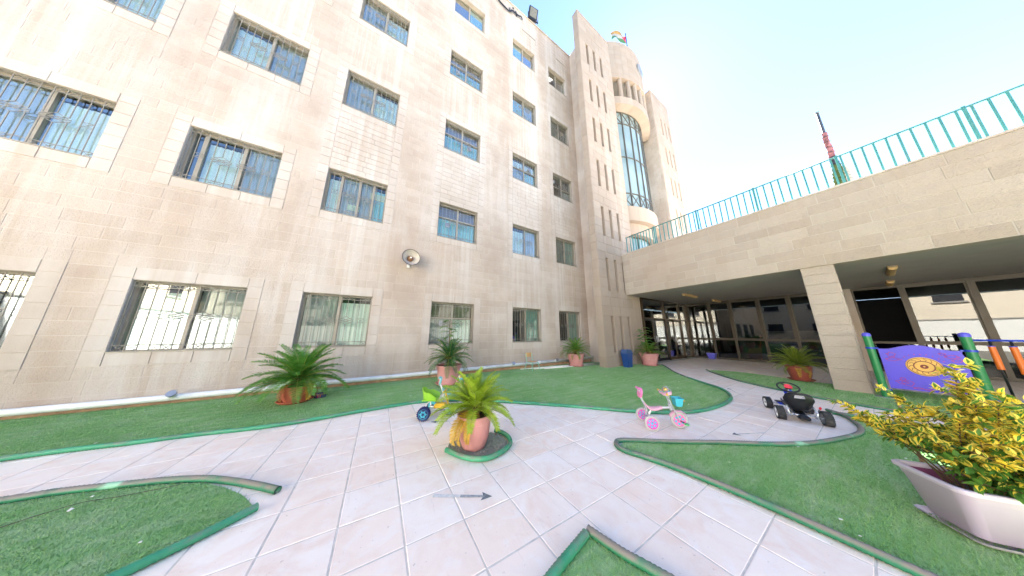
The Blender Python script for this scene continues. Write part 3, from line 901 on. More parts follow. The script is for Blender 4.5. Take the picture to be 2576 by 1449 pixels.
# bowed stair glazing
def bow_glass():
    t = NT('bowed_stair_glass')
    c = t.mix(t.ramp(t.noise(t.pos(), .5, 2), .35, .65), (.17,.24,.25), (.25,.33,.34))
    return t.done(t.bsdf(c, .05, spec=.5))
M['bow'] = bow_glass()
RG = 3.4; ga0, ga1 = arc(RG)
XS = [11.35, 11.95, 12.57, 13.19, 13.80, 14.43, 15.05, 15.67, 16.3]
AN = [math.asin((x-TX)/RG) for x in XS]
ZB = [9.06, 9.97, 12.64, 15.30, 16.22]
for k in range(len(AN)-1):
    for z0_, z1_ in ((9.08,12.62),(12.66,16.6)):
        m = MB(); m.ring(TX, TY, RG-.03, RG-.015, AN[k]+.008, AN[k+1]-.008, z0_, z1_, 3)
        m.build('bow_pane', M['bow'], tower, smooth=False)
m = MB()
P_ = lambda an, z, R=RG: Vector((TX+R*sin(an), TY-R*cos(an), z))
for an in AN: T = TR((TX+RG*sin(an), TY-RG*cos(an), 0), (0,0,an)); m.box(-.028,.028,-.05,.05,9.05,16.6,T)
for z in ZB: m.ring(TX, TY, RG-.03, RG+.035, AN[0], AN[-1], z-.03, z+.03, 24)
for za, zb in ((9.06,9.97),(15.30,16.22)):
    for k in range(len(AN)-1):
        m.bar(P_(AN[k],za,RG+.01), P_(AN[k+1],zb,RG+.01), .035); m.bar(P_(AN[k],zb,RG+.013), P_(AN[k+1],za,RG+.013), .035)
m.build('bow_frame', plain('dark_bow_frame', (.12,.11,.09), .45, .2), tower)
m = MB(); n = 10; a, e = arc(3.62)
for k in range(n):
    m.rnd = rg.random(); m.ring(TX, TY, 3.0, 3.62, a+(e-a)*k/n+.001, a+(e-a)*(k+1)/n-.001, 8.0, 8.95, 3)
m.build('bow_sill', M['fin_stone'], tower)
m = MB(); m.ring(TX, TY, 2.9, 3.3, *arc(3.3), 7.25, 7.995, 20); m.build('bow_apron', M['fin_stone'], tower)
m = MB(); m.ring(TX, TY, 2.95, 2.97, *arc(2.97), 5.3, 7.24, 16); m.build('landing_glass', M['bow'], tower)
m = MB(); m.ring(TX, TY, 2.975, 3.02, *arc(3.02), 6.2, 6.26, 16); m.ring(TX, TY, 2.975, 3.02, *arc(3.02), 7.17, 7.24, 16)
for X in (12.2, 13.2, 14.3, 15.3):
    an = math.asin((X-TX)/3.0); T = TR((TX+3.0*sin(an), TY-3.0*cos(an), 0), (0,0,an)); m.box(-.03,.03,-.03,.03,5.3,7.24,T)
m.build('landing_frame', M['frame_brown'], tower)
# pale round medallion on the drum
an = math.asin((14.35-TX)/4.02)
md = MB(); T = TR((TX+4.02*sin(an), TY-4.02*cos(an), 20.35), (0,0,an))
md.lathe([(0,-.05),(.40,-.05),(.44,-.03),(.46,.0),(.46,.03)], 36, T, 'Y')
md.build('medallion', plain('grey_white_disc', (.20,.21,.215), .5), tower)

# flags on the tower roof
fp = thing('roof_flag', 'pale striped flag with red hoist flying from the drum roof', 'flag', (13.23,5.62,21.7))
m = MB(); m.tube([(0,0,-.05),(0,0,1.42)], .028, 8); m.lathe([(0,1.46),(.04,1.44),(.04,1.40),(0,1.39)], 8); m.build('flag_pole', M['navy'], fp)
M['fl_blown_black'] = plain('flag_blown_black', (.33,.20,.07), .85); M['fl_white'] = plain('flag_white', (.32,.32,.31), .85); M['fl_green'] = plain('flag_green', (.055,.15,.07), .85); M['fl_red'] = plain('flag_red', (.62,.03,.08), .85)  # black top stripe painted cream, with its overexposure put into the colour
m = MB(); top = catmull([(0,0,1.2),(-.30,.03,1.02),(-.62,.14,1.18),(-.86,.28,1.40),(-1.08,.5,1.30)], .06); nT = len(top)
rows = 12
for j in range(rows+1):
    for i, p in enumerate(top):
        f = j/rows; s_ = i/(nT-1)
        m.v.append((p.x+.03*sin(f*5+s_*7)*f, p.y+.05*sin(s_*9+f*3), p.z-f*(.78+.05*sin(s_*6))))
for j in range(rows):
    for i in range(nT-1):
        s_ = i/(nT-1); f = (j+.5)/rows
        m.cur = 3 if s_ < .38*(1-abs(2*f-1)) + .02 else (0 if f < .34 else 1 if f < .67 else 2)
        m.face([j*nT+i, j*nT+i+1, (j+1)*nT+i+1, (j+1)*nT+i])
m.cur = 0
m.build('flag_cloth', [M['fl_blown_black'],M['fl_white'],M['fl_green'],M['fl_red']], fp, smooth=True)

# ================================================================== terrace block with the glazed entrance
terr = thing('terrace_block', 'low stone terrace block with deep fascia over a glazed entrance', 'building', (0,0,0))
m = MB(); m.box(10.03, 10.35, -12, 5.875, 3.20, 5.22); m.build('fascia', M['mortar_fascia'], terr)
m = MB(); m.box(10.0, 10.38, -12, 5.872, 5.222, 5.27); m.build('coping', M['smooth_stone'], terr)
m = MB(); m.box(10.352, 16.9, -12, 5.87, 3.21, 3.5); m.build('ceiling', M['plaster'], terr)
m = MB(); m.box(10.352, 24, -12, 5.87, 4.7, 4.9); m.build('roof_deck', M['grout'], terr)
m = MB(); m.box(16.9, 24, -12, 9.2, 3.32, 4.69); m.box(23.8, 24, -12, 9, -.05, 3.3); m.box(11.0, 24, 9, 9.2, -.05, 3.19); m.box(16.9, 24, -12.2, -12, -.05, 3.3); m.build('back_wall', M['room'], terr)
m = MB(); m.box(16.45, 23.8, -12, 9, -.03, -.012); m.box(11.32, 16.44, 5.95, 9, -.03, -.012); m.build('inner_floor', M['grout'], terr)
m = MB(); m.box(11.3, 16.9, 6.0, 9, 3.22, 3.3); m.build('inner_ceiling', M['plaster'], terr)
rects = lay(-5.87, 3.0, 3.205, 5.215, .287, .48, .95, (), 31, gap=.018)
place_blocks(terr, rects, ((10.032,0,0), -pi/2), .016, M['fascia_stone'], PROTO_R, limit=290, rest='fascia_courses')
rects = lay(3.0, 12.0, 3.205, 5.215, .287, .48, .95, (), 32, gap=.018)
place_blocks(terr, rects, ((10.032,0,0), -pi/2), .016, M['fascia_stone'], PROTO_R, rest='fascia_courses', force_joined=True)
# column
colm = MB(); colm.box(10.09, 10.46, .235, .755, -.05, 3.208); col_o = colm.build('column', M['mortar_fascia'], terr)
rects = lay(-.755, -.235, .0, 3.2, .27, .6, .7, (), 33)
place_blocks(col_o, rects, ((10.092,0,0), -pi/2), .024, M['fascia_stone'], PROTO_S)
rects = lay(10.09, 10.46, .0, 3.2, .27, .6, .7, (), 34)
place_blocks(col_o, rects, ((0,.237,0), 0), .02, M['fascia_stone'], PROTO_S)
colm = MB(); colm.box(16.40, 16.9, .17, .42, -.01, 3.208); colm.build('pier', M['smooth_stone'], terr)
# glazing along X = 16.5
FB = M['frame_brown']; M['frame_glz'] = plain('grey_brown_aluminium', (.070,.056,.038), .42, .15, var=.15, scale=4)
def glazing(ya, yb, divs, open_=(), name='glazed_screen'):
    m = MB(); t_ = .05; X0, X1 = 16.47, 16.56
    m.box(X0-.01, X1+.01, yb, ya, 0.0, .09); m.box(X0, X1, yb, ya, 3.10, 3.205)
    m.box(X0, X1, yb, ya, 1.03, 1.11)
    ys = [ya] + list(divs) + [yb]
    for y in ys: m.box(X0-.015, X1+.015, y-t_, y+t_, .0, 3.2)
    g = m.build(name, M['frame_glz'], terr)
    for k in range(len(ys)-1):
        a, c = ys[k+1]+t_, ys[k]-t_
        for z0_, z1_, up in ((.09,1.03,0),(1.11,3.10,1)):
            if up and k in open_: continue
            m = MB(); m.box(16.51, 16.516, a, c, z0_, z1_); m.build('pane', M['glass_dark'], g)
            if up:
                m = MB()
                for y0_, y1_ in ((a, a+.035),(c-.035, c)): m.box(16.495, 16.53, y0_, y1_, z0_, z1_)
                for zz in (z0_, z1_-.035): m.box(16.495, 16.53, a+.035, c-.035, zz, zz+.035)
                m.build('sash', M['frame_glz'], g)
    return g
gl = glazing(5.84, .42, (4.78, 3.88, 2.81, 1.82, 1.12))
gr = glazing(.17, -9.0, (-.83, -1.95, -3.05, -4.2, -5.3, -6.4, -7.5), open_=(0,))
# frosted strip with painted hands and shapes on the inside of the panes
M['frost'] = plain('frosted_film', (.72,.74,.76), .8); M['hand_red'] = plain('red_hand_print', (.5,.03,.05), .8); M['hand_or'] = plain('orange_hand_print', (.75,.35,.05), .8); M['hand_gr'] = plain('green_print', (.12,.4,.22), .8)
def hand(y, z, mat, s_=.10):
    m = MB(); T = TR((16.535, y, z), (pi/2, 0, -pi/2))
    m.prism([(.45*s_*cos(q), .5*s_*sin(q)) for q in [2*pi*i/10 for i in range(10)]], 0, .003, T)
    for k, an in enumerate((.5,1.15,1.5,1.85,2.3)):
        L = (.75,1.05,1.15,1.05,.85)[k]*s_; d = Vector((cos(an),sin(an))); n = Vector((-d.y,d.x))*.10*s_
        q = [d*.35*s_-n, d*L-n*.7, d*L+n*.7, d*.35*s_+n]; m.prism([(p.x,p.y) for p in q], 0, .0032+.0002*k, T)
    m.build('hand_print', mat, gl)
for y0_, y1_ in ((1.88,2.76),(1.18,1.77)):
    m = MB(); m.box(16.53, 16.533, y0_, y1_, 1.16, 1.52); m.build('frosted_strip', M['frost'], gl)
for y, z, mt in ((2.3,1.34,'hand_red'),(2.1,1.42,'hand_or'),(2.6,1.36,'hand_or'),(1.65,1.36,'hand_gr'),(1.5,1.36,'hand_gr'),(1.35,1.38,'hand_or')): hand(y, z, M[mt], .12)
# entrance doors along Y = 5.9
m = MB(); Y0, Y1 = 5.87, 5.95
m.box(11.31, 16.44, Y0, Y1, 3.12, 3.205); m.box(11.31, 16.44, Y0, Y1, 2.13, 2.20)
for x in (11.34, 13.56, 15.43, 16.40): m.box(x-.055, x+.055, Y0-.02, Y1+.02, 0, 3.2)
ent = m.build('entrance_screen', FB, terr)
xs = (11.34, 13.56, 15.43, 16.40)
for k in range(3):
    a, c = xs[k]+.055, xs[k+1]-.055
    m = MB(); m.box(a, c, 5.905, 5.911, 2.20, 3.12); m.build('pane', M['glass_dark'], ent)
    if k == 2:
        m = MB(); m.box(a, c, 5.905, 5.911, .02, 2.13); m.build('pane', M['glass_dark'], ent)
for a, c in ((11.40,12.42),(12.46,13.50),(13.62,14.5),(14.54,15.37)):
    m = MB()
    m.box(a, a+.06, 5.885, 5.935, .02, 2.12); m.box(c-.06, c, 5.885, 5.935, .02, 2.12); m.box(a+.06, c-.06, 5.885, 5.935, .02, .14); m.box(a+.06, c-.06, 5.885, 5.935, 2.05, 2.12)
    d = m.build('door', M['black'] if a < 13 else FB, ent)
    m = MB(); m.box(a+.06, c-.06, 5.905, 5.911, .14, 2.05); m.build('pane', M['glass_dark'], d)
    m = MB(); m.tube([(c-.05 if a < 12 or 13 < a < 14 else a+.05, 5.86, .95),(c-.05 if a < 12 or 13 < a < 14 else a+.05, 5.86, 1.25)], .012, 8); m.build('handle', M['grey_metal'], d)
# notice sheets behind the door glass
M['notice'] = plain('yellow_notice', (.62,.40,.14), .8); M['ink'] = plain('dark_ink', (.03,.02,.02), .8)
for x0_, x1_, z0_, z1_ in ((13.72,14.42,1.05,1.9),(14.62,15.25,1.05,1.9)):
    m = MB(); m.box(x0_, x1_, 5.925, 5.929, z0_, z1_); nb = m.build('notice_sheet', M['notice'], ent)
    m = MB(); rg = random.Random(int(x0_*10)); z = z1_-.12
    while z > z0_+.1:
        x = x1_-.06
        while x > x0_+.08:
            L = rg.uniform(.04,.10); pts = [(x-L*i/6, 5.922, z+.010*sin(i*1.9+rg.random())+(.016 if rg.random() < .2 else 0)) for i in range(7)]
            m.tube(pts, .006, 4); x -= L+.022
        z -= .095
    m.build('lettering', M['ink'], nb)
# canopy lamps
for i, (x0_, x1_, y) in enumerate(((11.86,13.24,4.22),(15.3,16.3,4.18),(11.75,13.1,-.6),(14.9,15.9,-.64))):
    lab = ('yellowed ceiling lamp nearest the entrance doors', 'ceiling lamp at the glazing left of the column', 'ceiling lamp under the canopy right of the column', 'small far ceiling lamp right of the column')[i]
    t = thing('ceiling_lamp', lab, 'ceiling lamp', ((x0_+x1_)/2, y, 3.208), group='unlit strip lamps under the canopy')
    L = (x1_-x0_)/2
    m = MB(); m.box(-L, L, -.075, .075, -.035, 0); m.build('lamp_housing', M['wood_stake'], t)
    m = MB(); m.prism([(-.07,-.037),(.07,-.037),(.06,-.085),(.03,-.105),(-.03,-.105),(-.06,-.085)], -L+.03, L-.03, TR(rot=(pi/2,0,pi/2)))
    m.build('lamp_cover', M['lampcov'] if 'lampcov' in M else M.setdefault('lampcov', plain('yellowed_prism_cover', (.60,.40,.16), .4, var=.35, scale=25, dirt=((.25,.13,.04),.8))), t)

# railing on the terrace edge
rail = thing('terrace_railing', 'turquoise painted steel railing along the terrace edge', 'railing', (10.16,0,5.27))
m = MB(); m.tube([(0,5.66,.85),(0,-11.8,.85)], .022, 8); m.build('top_rail', M['rail'], rail, smooth=True)
posts = [4.33, 2.78, 1.23, -.32, -1.85, -3.4, -4.95, -6.5, -8.0, -9.5, -11]
pm = MB(); pm.box(-.022,.022,-.022,.022,0,.885); pme = pm.mesh('post', M['rail'])
for y in posts: link('post', pme, rail, (0,y,0))
bm_ = MB(); bm_.box(-.011,.011,-.016,.016,0,.835); bme = bm_.mesh('baluster', M['rail'])
ys = [5.62] + posts
for a, c in zip(ys, ys[1:]):
    n = 10
    for k in range(n):
        y = a+(c-a)*(k+.0 if a == 5.62 and k == 0 else k+.45)/n
        link('baluster', bme, rail, (0, y, random.uniform(-.002,.002)), (random.uniform(-.01,.01), 0, 0))

# flagpole with a furled flag on the terrace
fp = thing('terrace_flagpole', 'grey flagpole with a flag wound round it behind the turquoise railing', 'flagpole', (12.0,-.33,4.9))
m = MB(); m.tube([(0,0,0),(0,0,3.87)], .04, 10); m.lathe([(0,3.92),(.05,3.90),(.05,3.86),(0,3.85)], 10); m.build('pole', plain('dull_pole', (.12,.13,.135), .5, .3), fp, smooth=True)
M['fl_pink'] = plain('faded_red_cloth', (.24,.10,.11), .9, var=.2, scale=12); M['fl_black'] = plain('black_cloth', (.02,.02,.035), .9); M['fl_olive'] = plain('green_cloth', (.038,.060,.014), .9, var=.3)
def wrap(z0_, z1_, r0, r1, tw=9.0):
    m = MB(); n = 14; k = 26
    for j in range(k+1):
        f = j/k
        for i in range(n):
            q = 2*pi*i/n; rr = (r0+(r1-r0)*f)*(1+.22*sin(3*q+tw*f)+.10*sin(40*f))
            m.v.append((rr*cos(q), rr*sin(q), z0_+(z1_-z0_)*f))
    for j in range(k):
        for i in range(n): m.face([j*n+i, j*n+(i+1)%n, (j+1)*n+(i+1)%n, (j+1)*n+i])
    return m
wrap(3.05, 2.12, .05, .062).build('flag_cloth', M['fl_pink'], fp, smooth=True)
wrap(2.12, 1.80, .062, .08).build('flag_cloth', M['fl_black'], fp, smooth=True)
wrap(1.82, 1.02, .08, .125, 5).build('flag_cloth', M['fl_olive'], fp, smooth=True)
m = wrap(1.70, .90, .04, .11, 4); m.v = [(x, y-.13, z) for x, y, z in m.v]; m.build('flag_cloth', plain('faded_white_cloth', (.30,.28,.25), .9), fp, smooth=True)
m = MB(); m.bar((0,-.02,1.72),(0,-.22,1.80),.02); m.build('cleat', M['grey_metal'], fp)
for z in (2.3,2.5,2.7,2.9):
    m = MB(); m.tube([(.066*cos(q), .066*sin(q), z+.02*cos(q)) for q in [2*pi*i/12 for i in range(12)]], .008, 5, closed=True); m.build('cord', M['black'], fp)
# ================================================================== things on the facade
horn = thing('horn_loudspeaker', 'white horn loudspeaker with rusty centre on the facade', 'loudspeaker', (.62,7.24,3.77), radians(6))
T = TR(rot=(radians(-4),0,0))
M['horn'] = plain('horn_enamel', (.50,.455,.39), .4, var=.08, scale=3, dirt=((.36,.24,.15),.7))
M['rust'] = plain('rusty_driver', (.28,.15,.075), .6, .2, var=.35, scale=22)
m = MB(); m.lathe([(.255,-.02),(.268,-.012),(.268,.0),(.22,.06),(.16,.11),(.11,.15),(.085,.20),(.075,.20),(.10,.14),(.15,.10),(.21,.05),(.252,-.01)], 40, T, 'Y', close=True); m.build('bell', M['horn'], horn, smooth=True)
m = MB(); m.tube([(T @ Vector((.262*cos(q),-.018,.262*sin(q)))) for q in [2*pi*i/40 for i in range(40)]], .008, 6, closed=True); m.build('rim', M['black'], horn, smooth=True)
m = MB(); m.lathe([(0,.02),(.035,.025),(.06,.05),(.075,.09),(.085,.12),(.085,.30),(0,.30)], 24, T, 'Y'); m.build('driver', M['rust'], horn, smooth=True)
m = MB(); m.lathe([(0,.0),(.022,.006),(.03,.02),(0,.021)], 16, T, 'Y'); m.build('cap', M['white'], horn, smooth=True)
m = MB(); m.tube([(0,.22,-.06),(0,.2,-.20),(0,.34,-.20)], .012, 8); m.box(-.04,.04,.325,.345,-.26,-.14); m.build('bracket', M['white'], horn)

fl = thing('floodlight', 'black floodlight tilted on the roof edge of the school', 'floodlight', (6.05,7.5,20.32), radians(-8))
T = TR((0,0,.48), (radians(22),0,0))
m = MB(); m.rbox(-.30,.30,-.07,.07,-.34,.36,.03,T); m.build('housing', M['black'], fl)
m = MB(); m.box(-.23,.23,-.078,-.071,-.20,.29,T); m.build('lens', plain('lamp_lens', (.17,.165,.13), .3), fl)
m = MB(); m.bar((-.33,0,.0),(-.33,0,.5),.03); m.bar((.33,0,0),(.33,0,.5),.03); m.box(-.345,.345,-.03,.03,-.02,.015); m.build('bracket', M['black'], fl)
m = MB()
for k in range(7): m.box(-.26+.08*k,-.24+.08*k,.071,.12,-.25,.28,T)
m.build('cooling_fins', M['black'], fl)

let = thing('wall_lettering', 'black metal Arabic lettering below the roof edge', 'lettering', (0,FY-.05,0))
def stroke(pts, r, name='letter_stroke'):
    P = catmull([(x,0,z) for x, z in pts], .03); m = MB()
    rr = [r*(.75+.35*sin(pi*i/(len(P)-1))) for i in range(len(P))]
    m.tube(P, rr, 8); m.v = [(x, y*.5, z) for x, y, z in m.v]; m.build(name, M['letter'], let, smooth=True)
def dot(x, z, r):
    m = MB(); m.prism([(0,r),(r,0),(0,-r),(-r,0)], -.02, .02, TR((x,0,z),(pi/2,0,0))); m.build('letter_dot', M['letter'], let)
stroke([(5.27,19.66),(5.245,19.80),(5.14,19.82),(5.06,19.73),(4.93,19.72),(4.86,19.70),(4.83,19.86),(4.80,19.72),(4.72,19.70),(4.66,19.76),(4.64,19.70),(4.53,19.66),(4.47,19.50),(4.40,19.52),(4.42,19.72)], .046)
stroke([(4.47,19.50),(4.32,19.42),(4.12,19.44),(3.92,19.48),(3.72,19.55),(3.58,19.74),(3.60,19.95)], .05)
dot(4.87,19.56,.05); dot(4.645,19.93,.05)

pipe = thing('waste_pipe', 'weathered white drain pipe running along the foot of the facade', 'pipe', (0,7.47,.14))
m = MB(); m.tube([(-12,0,0),(-4,0,-.005),(2,0,.03),(9.25,0,.08)], .058, 14); m.build('pipe_run', M['pipe'], pipe, smooth=True)
for x, z in ((-8.0,-.002),(-1.2,.0),(2.0,.03),(5.9,.06)):
    m = MB(); m.tube([(x-.06,0,z),(x+.06,0,z)], .066, 14); m.build('pipe_collar', M['pipe'], pipe, smooth=True)
for x, z in ((-3.36,.06),(4.55,.10),(6.79,.10)):
    m = MB(); m.tube([(x,0,z-.05),(x,-.10,z+.02)], .055, 16); br = m.build('pipe_branch', M['pipe'], pipe, smooth=True)
    m = MB(); m.tube([(x,-.095,z+.017),(x,-.125,z+.037)], .064, 16); m.build('cap', M['grey_metal'], br, smooth=False)
for x in (-6,-2.5,.8,3.4,7.8):
    m = MB(); m.tube([(x, .062*cos(q), .062*sin(q)+.03*(x+4)/13+.0) for q in [pi*i/8-pi/2 for i in range(9)]], .008, 5); m.build('clip', M['grey_metal'], pipe)
for i, (a, c, lab) in enumerate((((4.86,7.36),(9.7,6.95),'white rod on the turf nearest the facade pipe'), ((5.35,7.14),(8.6,6.93),'middle white rod behind the terracotta pot'), ((5.75,6.98),(9.0,6.62),'front white rod beside the child chair'))):
    m = MB(); m.tube([(a[0],a[1],.026),(c[0],c[1],.026)], .016, 8); tag(m.build('white_rod', M['white'], smooth=True), lab, 'rod', 'white rods lying along the facade')

# ================================================================== small furniture
ch = thing('child_chair', 'small plywood child chair with mint green steel legs', 'chair', (5.22,7.08,.012), radians(8))
m = MB(); m.rbox(-.165,.165,-.15,.15,.295,.307,.006); m.build('seat', M['wood'], ch)
m = MB(); bk = []
for j in range(2):
    for i in range(9):
        x = -.165+.33*i/8; bk.append((x, .165+.03-.03*(1-(2*i/8-1)**2), .47+.155*j+(-.01 if i in (0,8) and j else 0)))
m.add(bk+[(x,y+.01,z) for x,y,z in bk], [(i,i+1,i+10,i+9) for i in range(8)]+[(18+i,18+i+9,18+i+10,18+i+1) for i in range(8)]+[(i,i+18,i+19,i+1) for i in range(8)]+[(i+9,i+10,i+28,i+27) for i in range(8)]+[(0,9,27,18),(8,26,35,17)])
m.build('backrest', M['wood'], ch)
for s_ in (-1,1):
    m = MB(); m.tube(catmull([(s_*.21,-.22,0),(s_*.165,-.15,.27),(s_*.155,-.10,.29),(s_*.155,.10,.29)],.03), .011, 8); m.build('leg', M['mint'], ch, smooth=True)
    m = MB(); m.tube(catmull([(s_*.20,.23,0),(s_*.165,.12,.27),(s_*.16,.15,.36),(s_*.155,.185,.60)],.03), .011, 8); m.build('leg', M['mint'], ch, smooth=True)

bn = thing('waste_bin', 'navy blue swing top plastic bin against the fin wall', 'bin', (9.10,5.58,.012), radians(-2))
m = MB()
w0, w1, d0, d1, h = .15, .19, .105, .135, .53
m.add([(-w0,-d0,0),(w0,-d0,0),(w0,d0,0),(-w0,d0,0),(-w1,-d1,h),(w1,-d1,h),(w1,d1,h),(-w1,d1,h)], [(3,2,1,0),(0,1,5,4),(1,2,6,5),(2,3,7,6),(3,0,4,7),(4,5,6,7)])
m.rbox(-.205,.205,-.15,.15,.515,.55,.01); m.build('bin_body', M['navy'], bn)
m = MB(); m.prism([(-.195,.552),(.195,.552),(.185,.60),(.13,.70),(.06,.715),(-.06,.715),(-.13,.70),(-.185,.60)], -.14, .14, TR(rot=(pi/2,0,0))); m.build('lid', plain('slate_blue_lid', (.055,.10,.22), .4), bn)
m = MB(); m.box(-.09,.09,-.1,.1,.7155,.719); m.build('swing_flap', M['grey_metal'], bn)

bp = thing('flower_trough', 'violet blue plastic trough standing by the glazing', 'planter', (16.18,4.92,0), 0)
m = MB(); m.add([(-.10,-.13,0),(.10,-.13,0),(.10,.13,0),(-.10,.13,0),(-.14,-.19,.31),(.14,-.19,.31),(.14,.19,.31),(-.14,.19,.31),(-.12,-.17,.31),(.12,-.17,.31),(.12,.17,.31),(-.12,.17,.31),(-.11,-.16,.26),(.11,-.16,.26),(.11,.16,.26),(-.11,.16,.26)],
  [(3,2,1,0),(0,1,5,4),(1,2,6,5),(2,3,7,6),(3,0,4,7)]+[(4+i,4+(i+1)%4,8+(i+1)%4,8+i) for i in range(4)]+[(8+i,8+(i+1)%4,12+(i+1)%4,12+i) for i in range(4)]); m.rbox(-.15,.15,-.20,.20,.285,.305,.004)
m.build('trough', M['blue_pot'], bp); m = MB(); m.box(-.112,.112,-.162,.162,.24,.262); m.build('soil', M['soil'], bp)
M['weed'] = plain('weed_leaf', (.05,.13,.035), .6)
m = MB(); rg = random.Random(3)
for _ in range(40):
    x, y = rg.uniform(-.1,.1), rg.uniform(-.15,.15); a = rg.random()*6; L = rg.uniform(.03,.07)
    m.add([(x,y,.26),(x+L*.3*cos(a)-L*.2*sin(a),y+L*.3*sin(a)+L*.2*cos(a),.27+L*.5),(x+L*cos(a),y+L*sin(a),.27+L*.6)], [(0,1,2)])
m.build('weeds', M['weed'], bp, fix=False)

tin = thing('round_tin', 'dark blue round tin with colourful print lying on the turf', 'tin', (-.96,6.58,.012))
m = MB(); m.lathe([(0,0),(.105,0),(.105,.075),(.098,.078),(.098,.07),(0,.068)], 28); m.build('tin_body', plain('navy_tin', (.03,.035,.16), .3, .3), tin, smooth=False)
m = MB(); m.lathe([(.1065,.062),(.1085,.066),(.1085,.076),(.1,.081),(.097,.078)], 28); m.build('tin_rim', M['wood_stake'], tin)
for a, w_, mt in ((-1.9,.16,'fl_red'),(-1.72,.12,'fl_green'),(-1.5,.14,'orange'),(-2.4,.2,'fl_white'),(-1.05,.14,'fl_white')):
    m = MB(); z0_, z1_ = (.03,.042) if mt == 'fl_white' else (.018,.062)
    n = 4
    for i in range(n):
        q0, q1 = a+w_*i/n, a+w_*(i+1)/n
        m.add([(.1063*cos(q0),.1063*sin(q0),z0_),(.1063*cos(q1),.1063*sin(q1),z0_),(.1063*cos(q1),.1063*sin(q1),z1_),(.1063*cos(q0),.1063*sin(q0),z1_)], [(0,1,2,3)])
    m.build('print', M[mt], tin)
oc = thing('moulded_chair', 'orange moulded plastic chair inside, behind the glazing', 'chair', (17.4,3.35,0), radians(100))
prof = [(-.05,.30),(.28,.36),(.40,.30),(.30,.42),(.05,.48),(-.08,.6),(-.16,1.0),(-.20,1.32),(-.24,1.32),(-.20,.98),(-.13,.55),(-.1,.34)]
m = MB(); m.prism(prof, -.3, .3, TR(rot=(pi/2,0,0))); m.build('shell', M['orange'], oc)
for s_ in (-1,1):
    m = MB(); m.prism([(-.12,.0),(.36,.0),(.40,.34),(.28,.58),(.0,.62),(-.16,.75)], -.03, .03, TR((0,s_*.33,0),(pi/2,0,0))); m.build('side', M['orange'], oc)

# ================================================================== potted plants
def leaf_mat(name, a, b_, rib=None):
    t = NT(name); p = t.pos(); r = t.rnd()
    c = t.mix(r, a, b_); c = t.mix(t.ramp(t.noise(p, 9, 3), .4, .7, 0, .5), c, tuple(x*.6 for x in a))
    s1 = t.bsdf(c, .42, spec=.35)
    s2 = t.n('BsdfTranslucent', Color=c)
    return t.done(t.n('MixShader', i0=.33, i1=s1, i2=s2))
LM = {
 'mid': leaf_mat('cycad_green', (.075,.24,.03), (.16,.38,.06)), 'dark': leaf_mat('cycad_dark', (.04,.14,.045), (.09,.24,.07)),
 'lime': leaf_mat('cycad_yellow_green', (.30,.46,.03), (.46,.60,.06)), 'olive': leaf_mat('cycad_olive', (.14,.21,.025), (.28,.35,.04)),
 'dry': leaf_mat('frond_yellow_dry', (.62,.36,.04), (.72,.50,.10)), 'brown': leaf_mat('frond_brown', (.28,.11,.035), (.42,.20,.07)),
 'rib': leaf_mat('frond_rib', (.30,.36,.06), (.42,.45,.10)), 'stem': plain('woody_stem', (.14,.09,.045), .85, var=.3, scale=30),
 'sap': leaf_mat('sapling_leaf', (.07,.22,.04), (.16,.36,.07)),
}
def frond_mesh(L, elev, droop, seed, n=30, wid=.095, mats=('mid','rib'), vee=.45):
    rg = random.Random(seed); m = MB(); K = 14; P = []; a = elev; p = Vector((0,0,0)); side = rg.uniform(-.25,.25)
    for i in range(K+1):
        P.append(p.copy()); f = i/K
        p = p + Vector((cos(a)*cos(side*f), cos(a)*sin(side*f), sin(a)))*(L/K); a -= droop/K*(.4+1.3*f)
    m.cur = 1; m.tube(P, [.0085*(1-.75*i/K)*(L/.7)**.5 for i in range(K+1)], 4, caps=False)
    m.cur = 0
    def at(f):
        x = f*K; i = min(K-1, int(x)); q = P[i].lerp(P[i+1], x-i); return q, (P[i+1]-P[i]).normalized()
    for i in range(n):
        f = .10+.89*i/(n-1); q, t = at(f); s_ = t.cross(Vector((0,0,1)))
        if s_.length < 1e-3: s_ = Vector((0,1,0))
        s_.normalize(); up = s_.cross(t)
        ll = wid*(L/.7)*(.35+.75*sin(pi*min(1, f*.80+.16))) * rg.uniform(.9,1.08)
        fw = .35+.75*f**2
        for sg in (-1,1):
            d = (s_*sg + t*fw + up*vee*rg.uniform(.7,1.2)).normalized(); wv = t*(.0052*(L/.7)**.6*1.25)
            m.rnd = rg.random(); tip = q+d*ll-up*ll*.22*rg.random(); mid = q+d*ll*.55
            m.add([q-wv*.7, q+wv*.7, mid+wv, mid-wv, tip], [(0,1,2,3),(3,2,4)])
    m.rnd = 0
    return m.mesh('frond', [LM[x] for x in mats], fix=False)
def pot_wide(parent, r, h, rb, mat, saucer=True, srad=None):
    m = MB(); m.lathe([(0,0.02),(rb,.02),(rb+(r-rb)*.25,h*.22),(r*.93,h*.72),(r*.95,h*.80),(r*1.0,h*.80),(r*1.0,h*.86),(r*1.02,h*.92),(r*1.09,h*.94),(r*1.10,h),(r*.97,h*1.0),(r*.94,h*.90)], 40)
    m.build('pot', mat, parent, smooth=False); smooth_by_angle(parent.children[-1], 35)
    m = MB(); m.lathe([(r*.945,h*.88),(r*.6,h*.91),(0,h*.93)], 24); m.build('soil', M['soil'], parent, smooth=True)
    if saucer:
        s_ = srad or rb*1.28
        m = MB(); m.lathe([(0,.005),(s_*.82,.0),(s_,.035),(s_*1.02,.05),(s_*.97,.05),(s_*.80,.014),(0,.016)], 36); m.build('saucer', mat, parent, smooth=True)
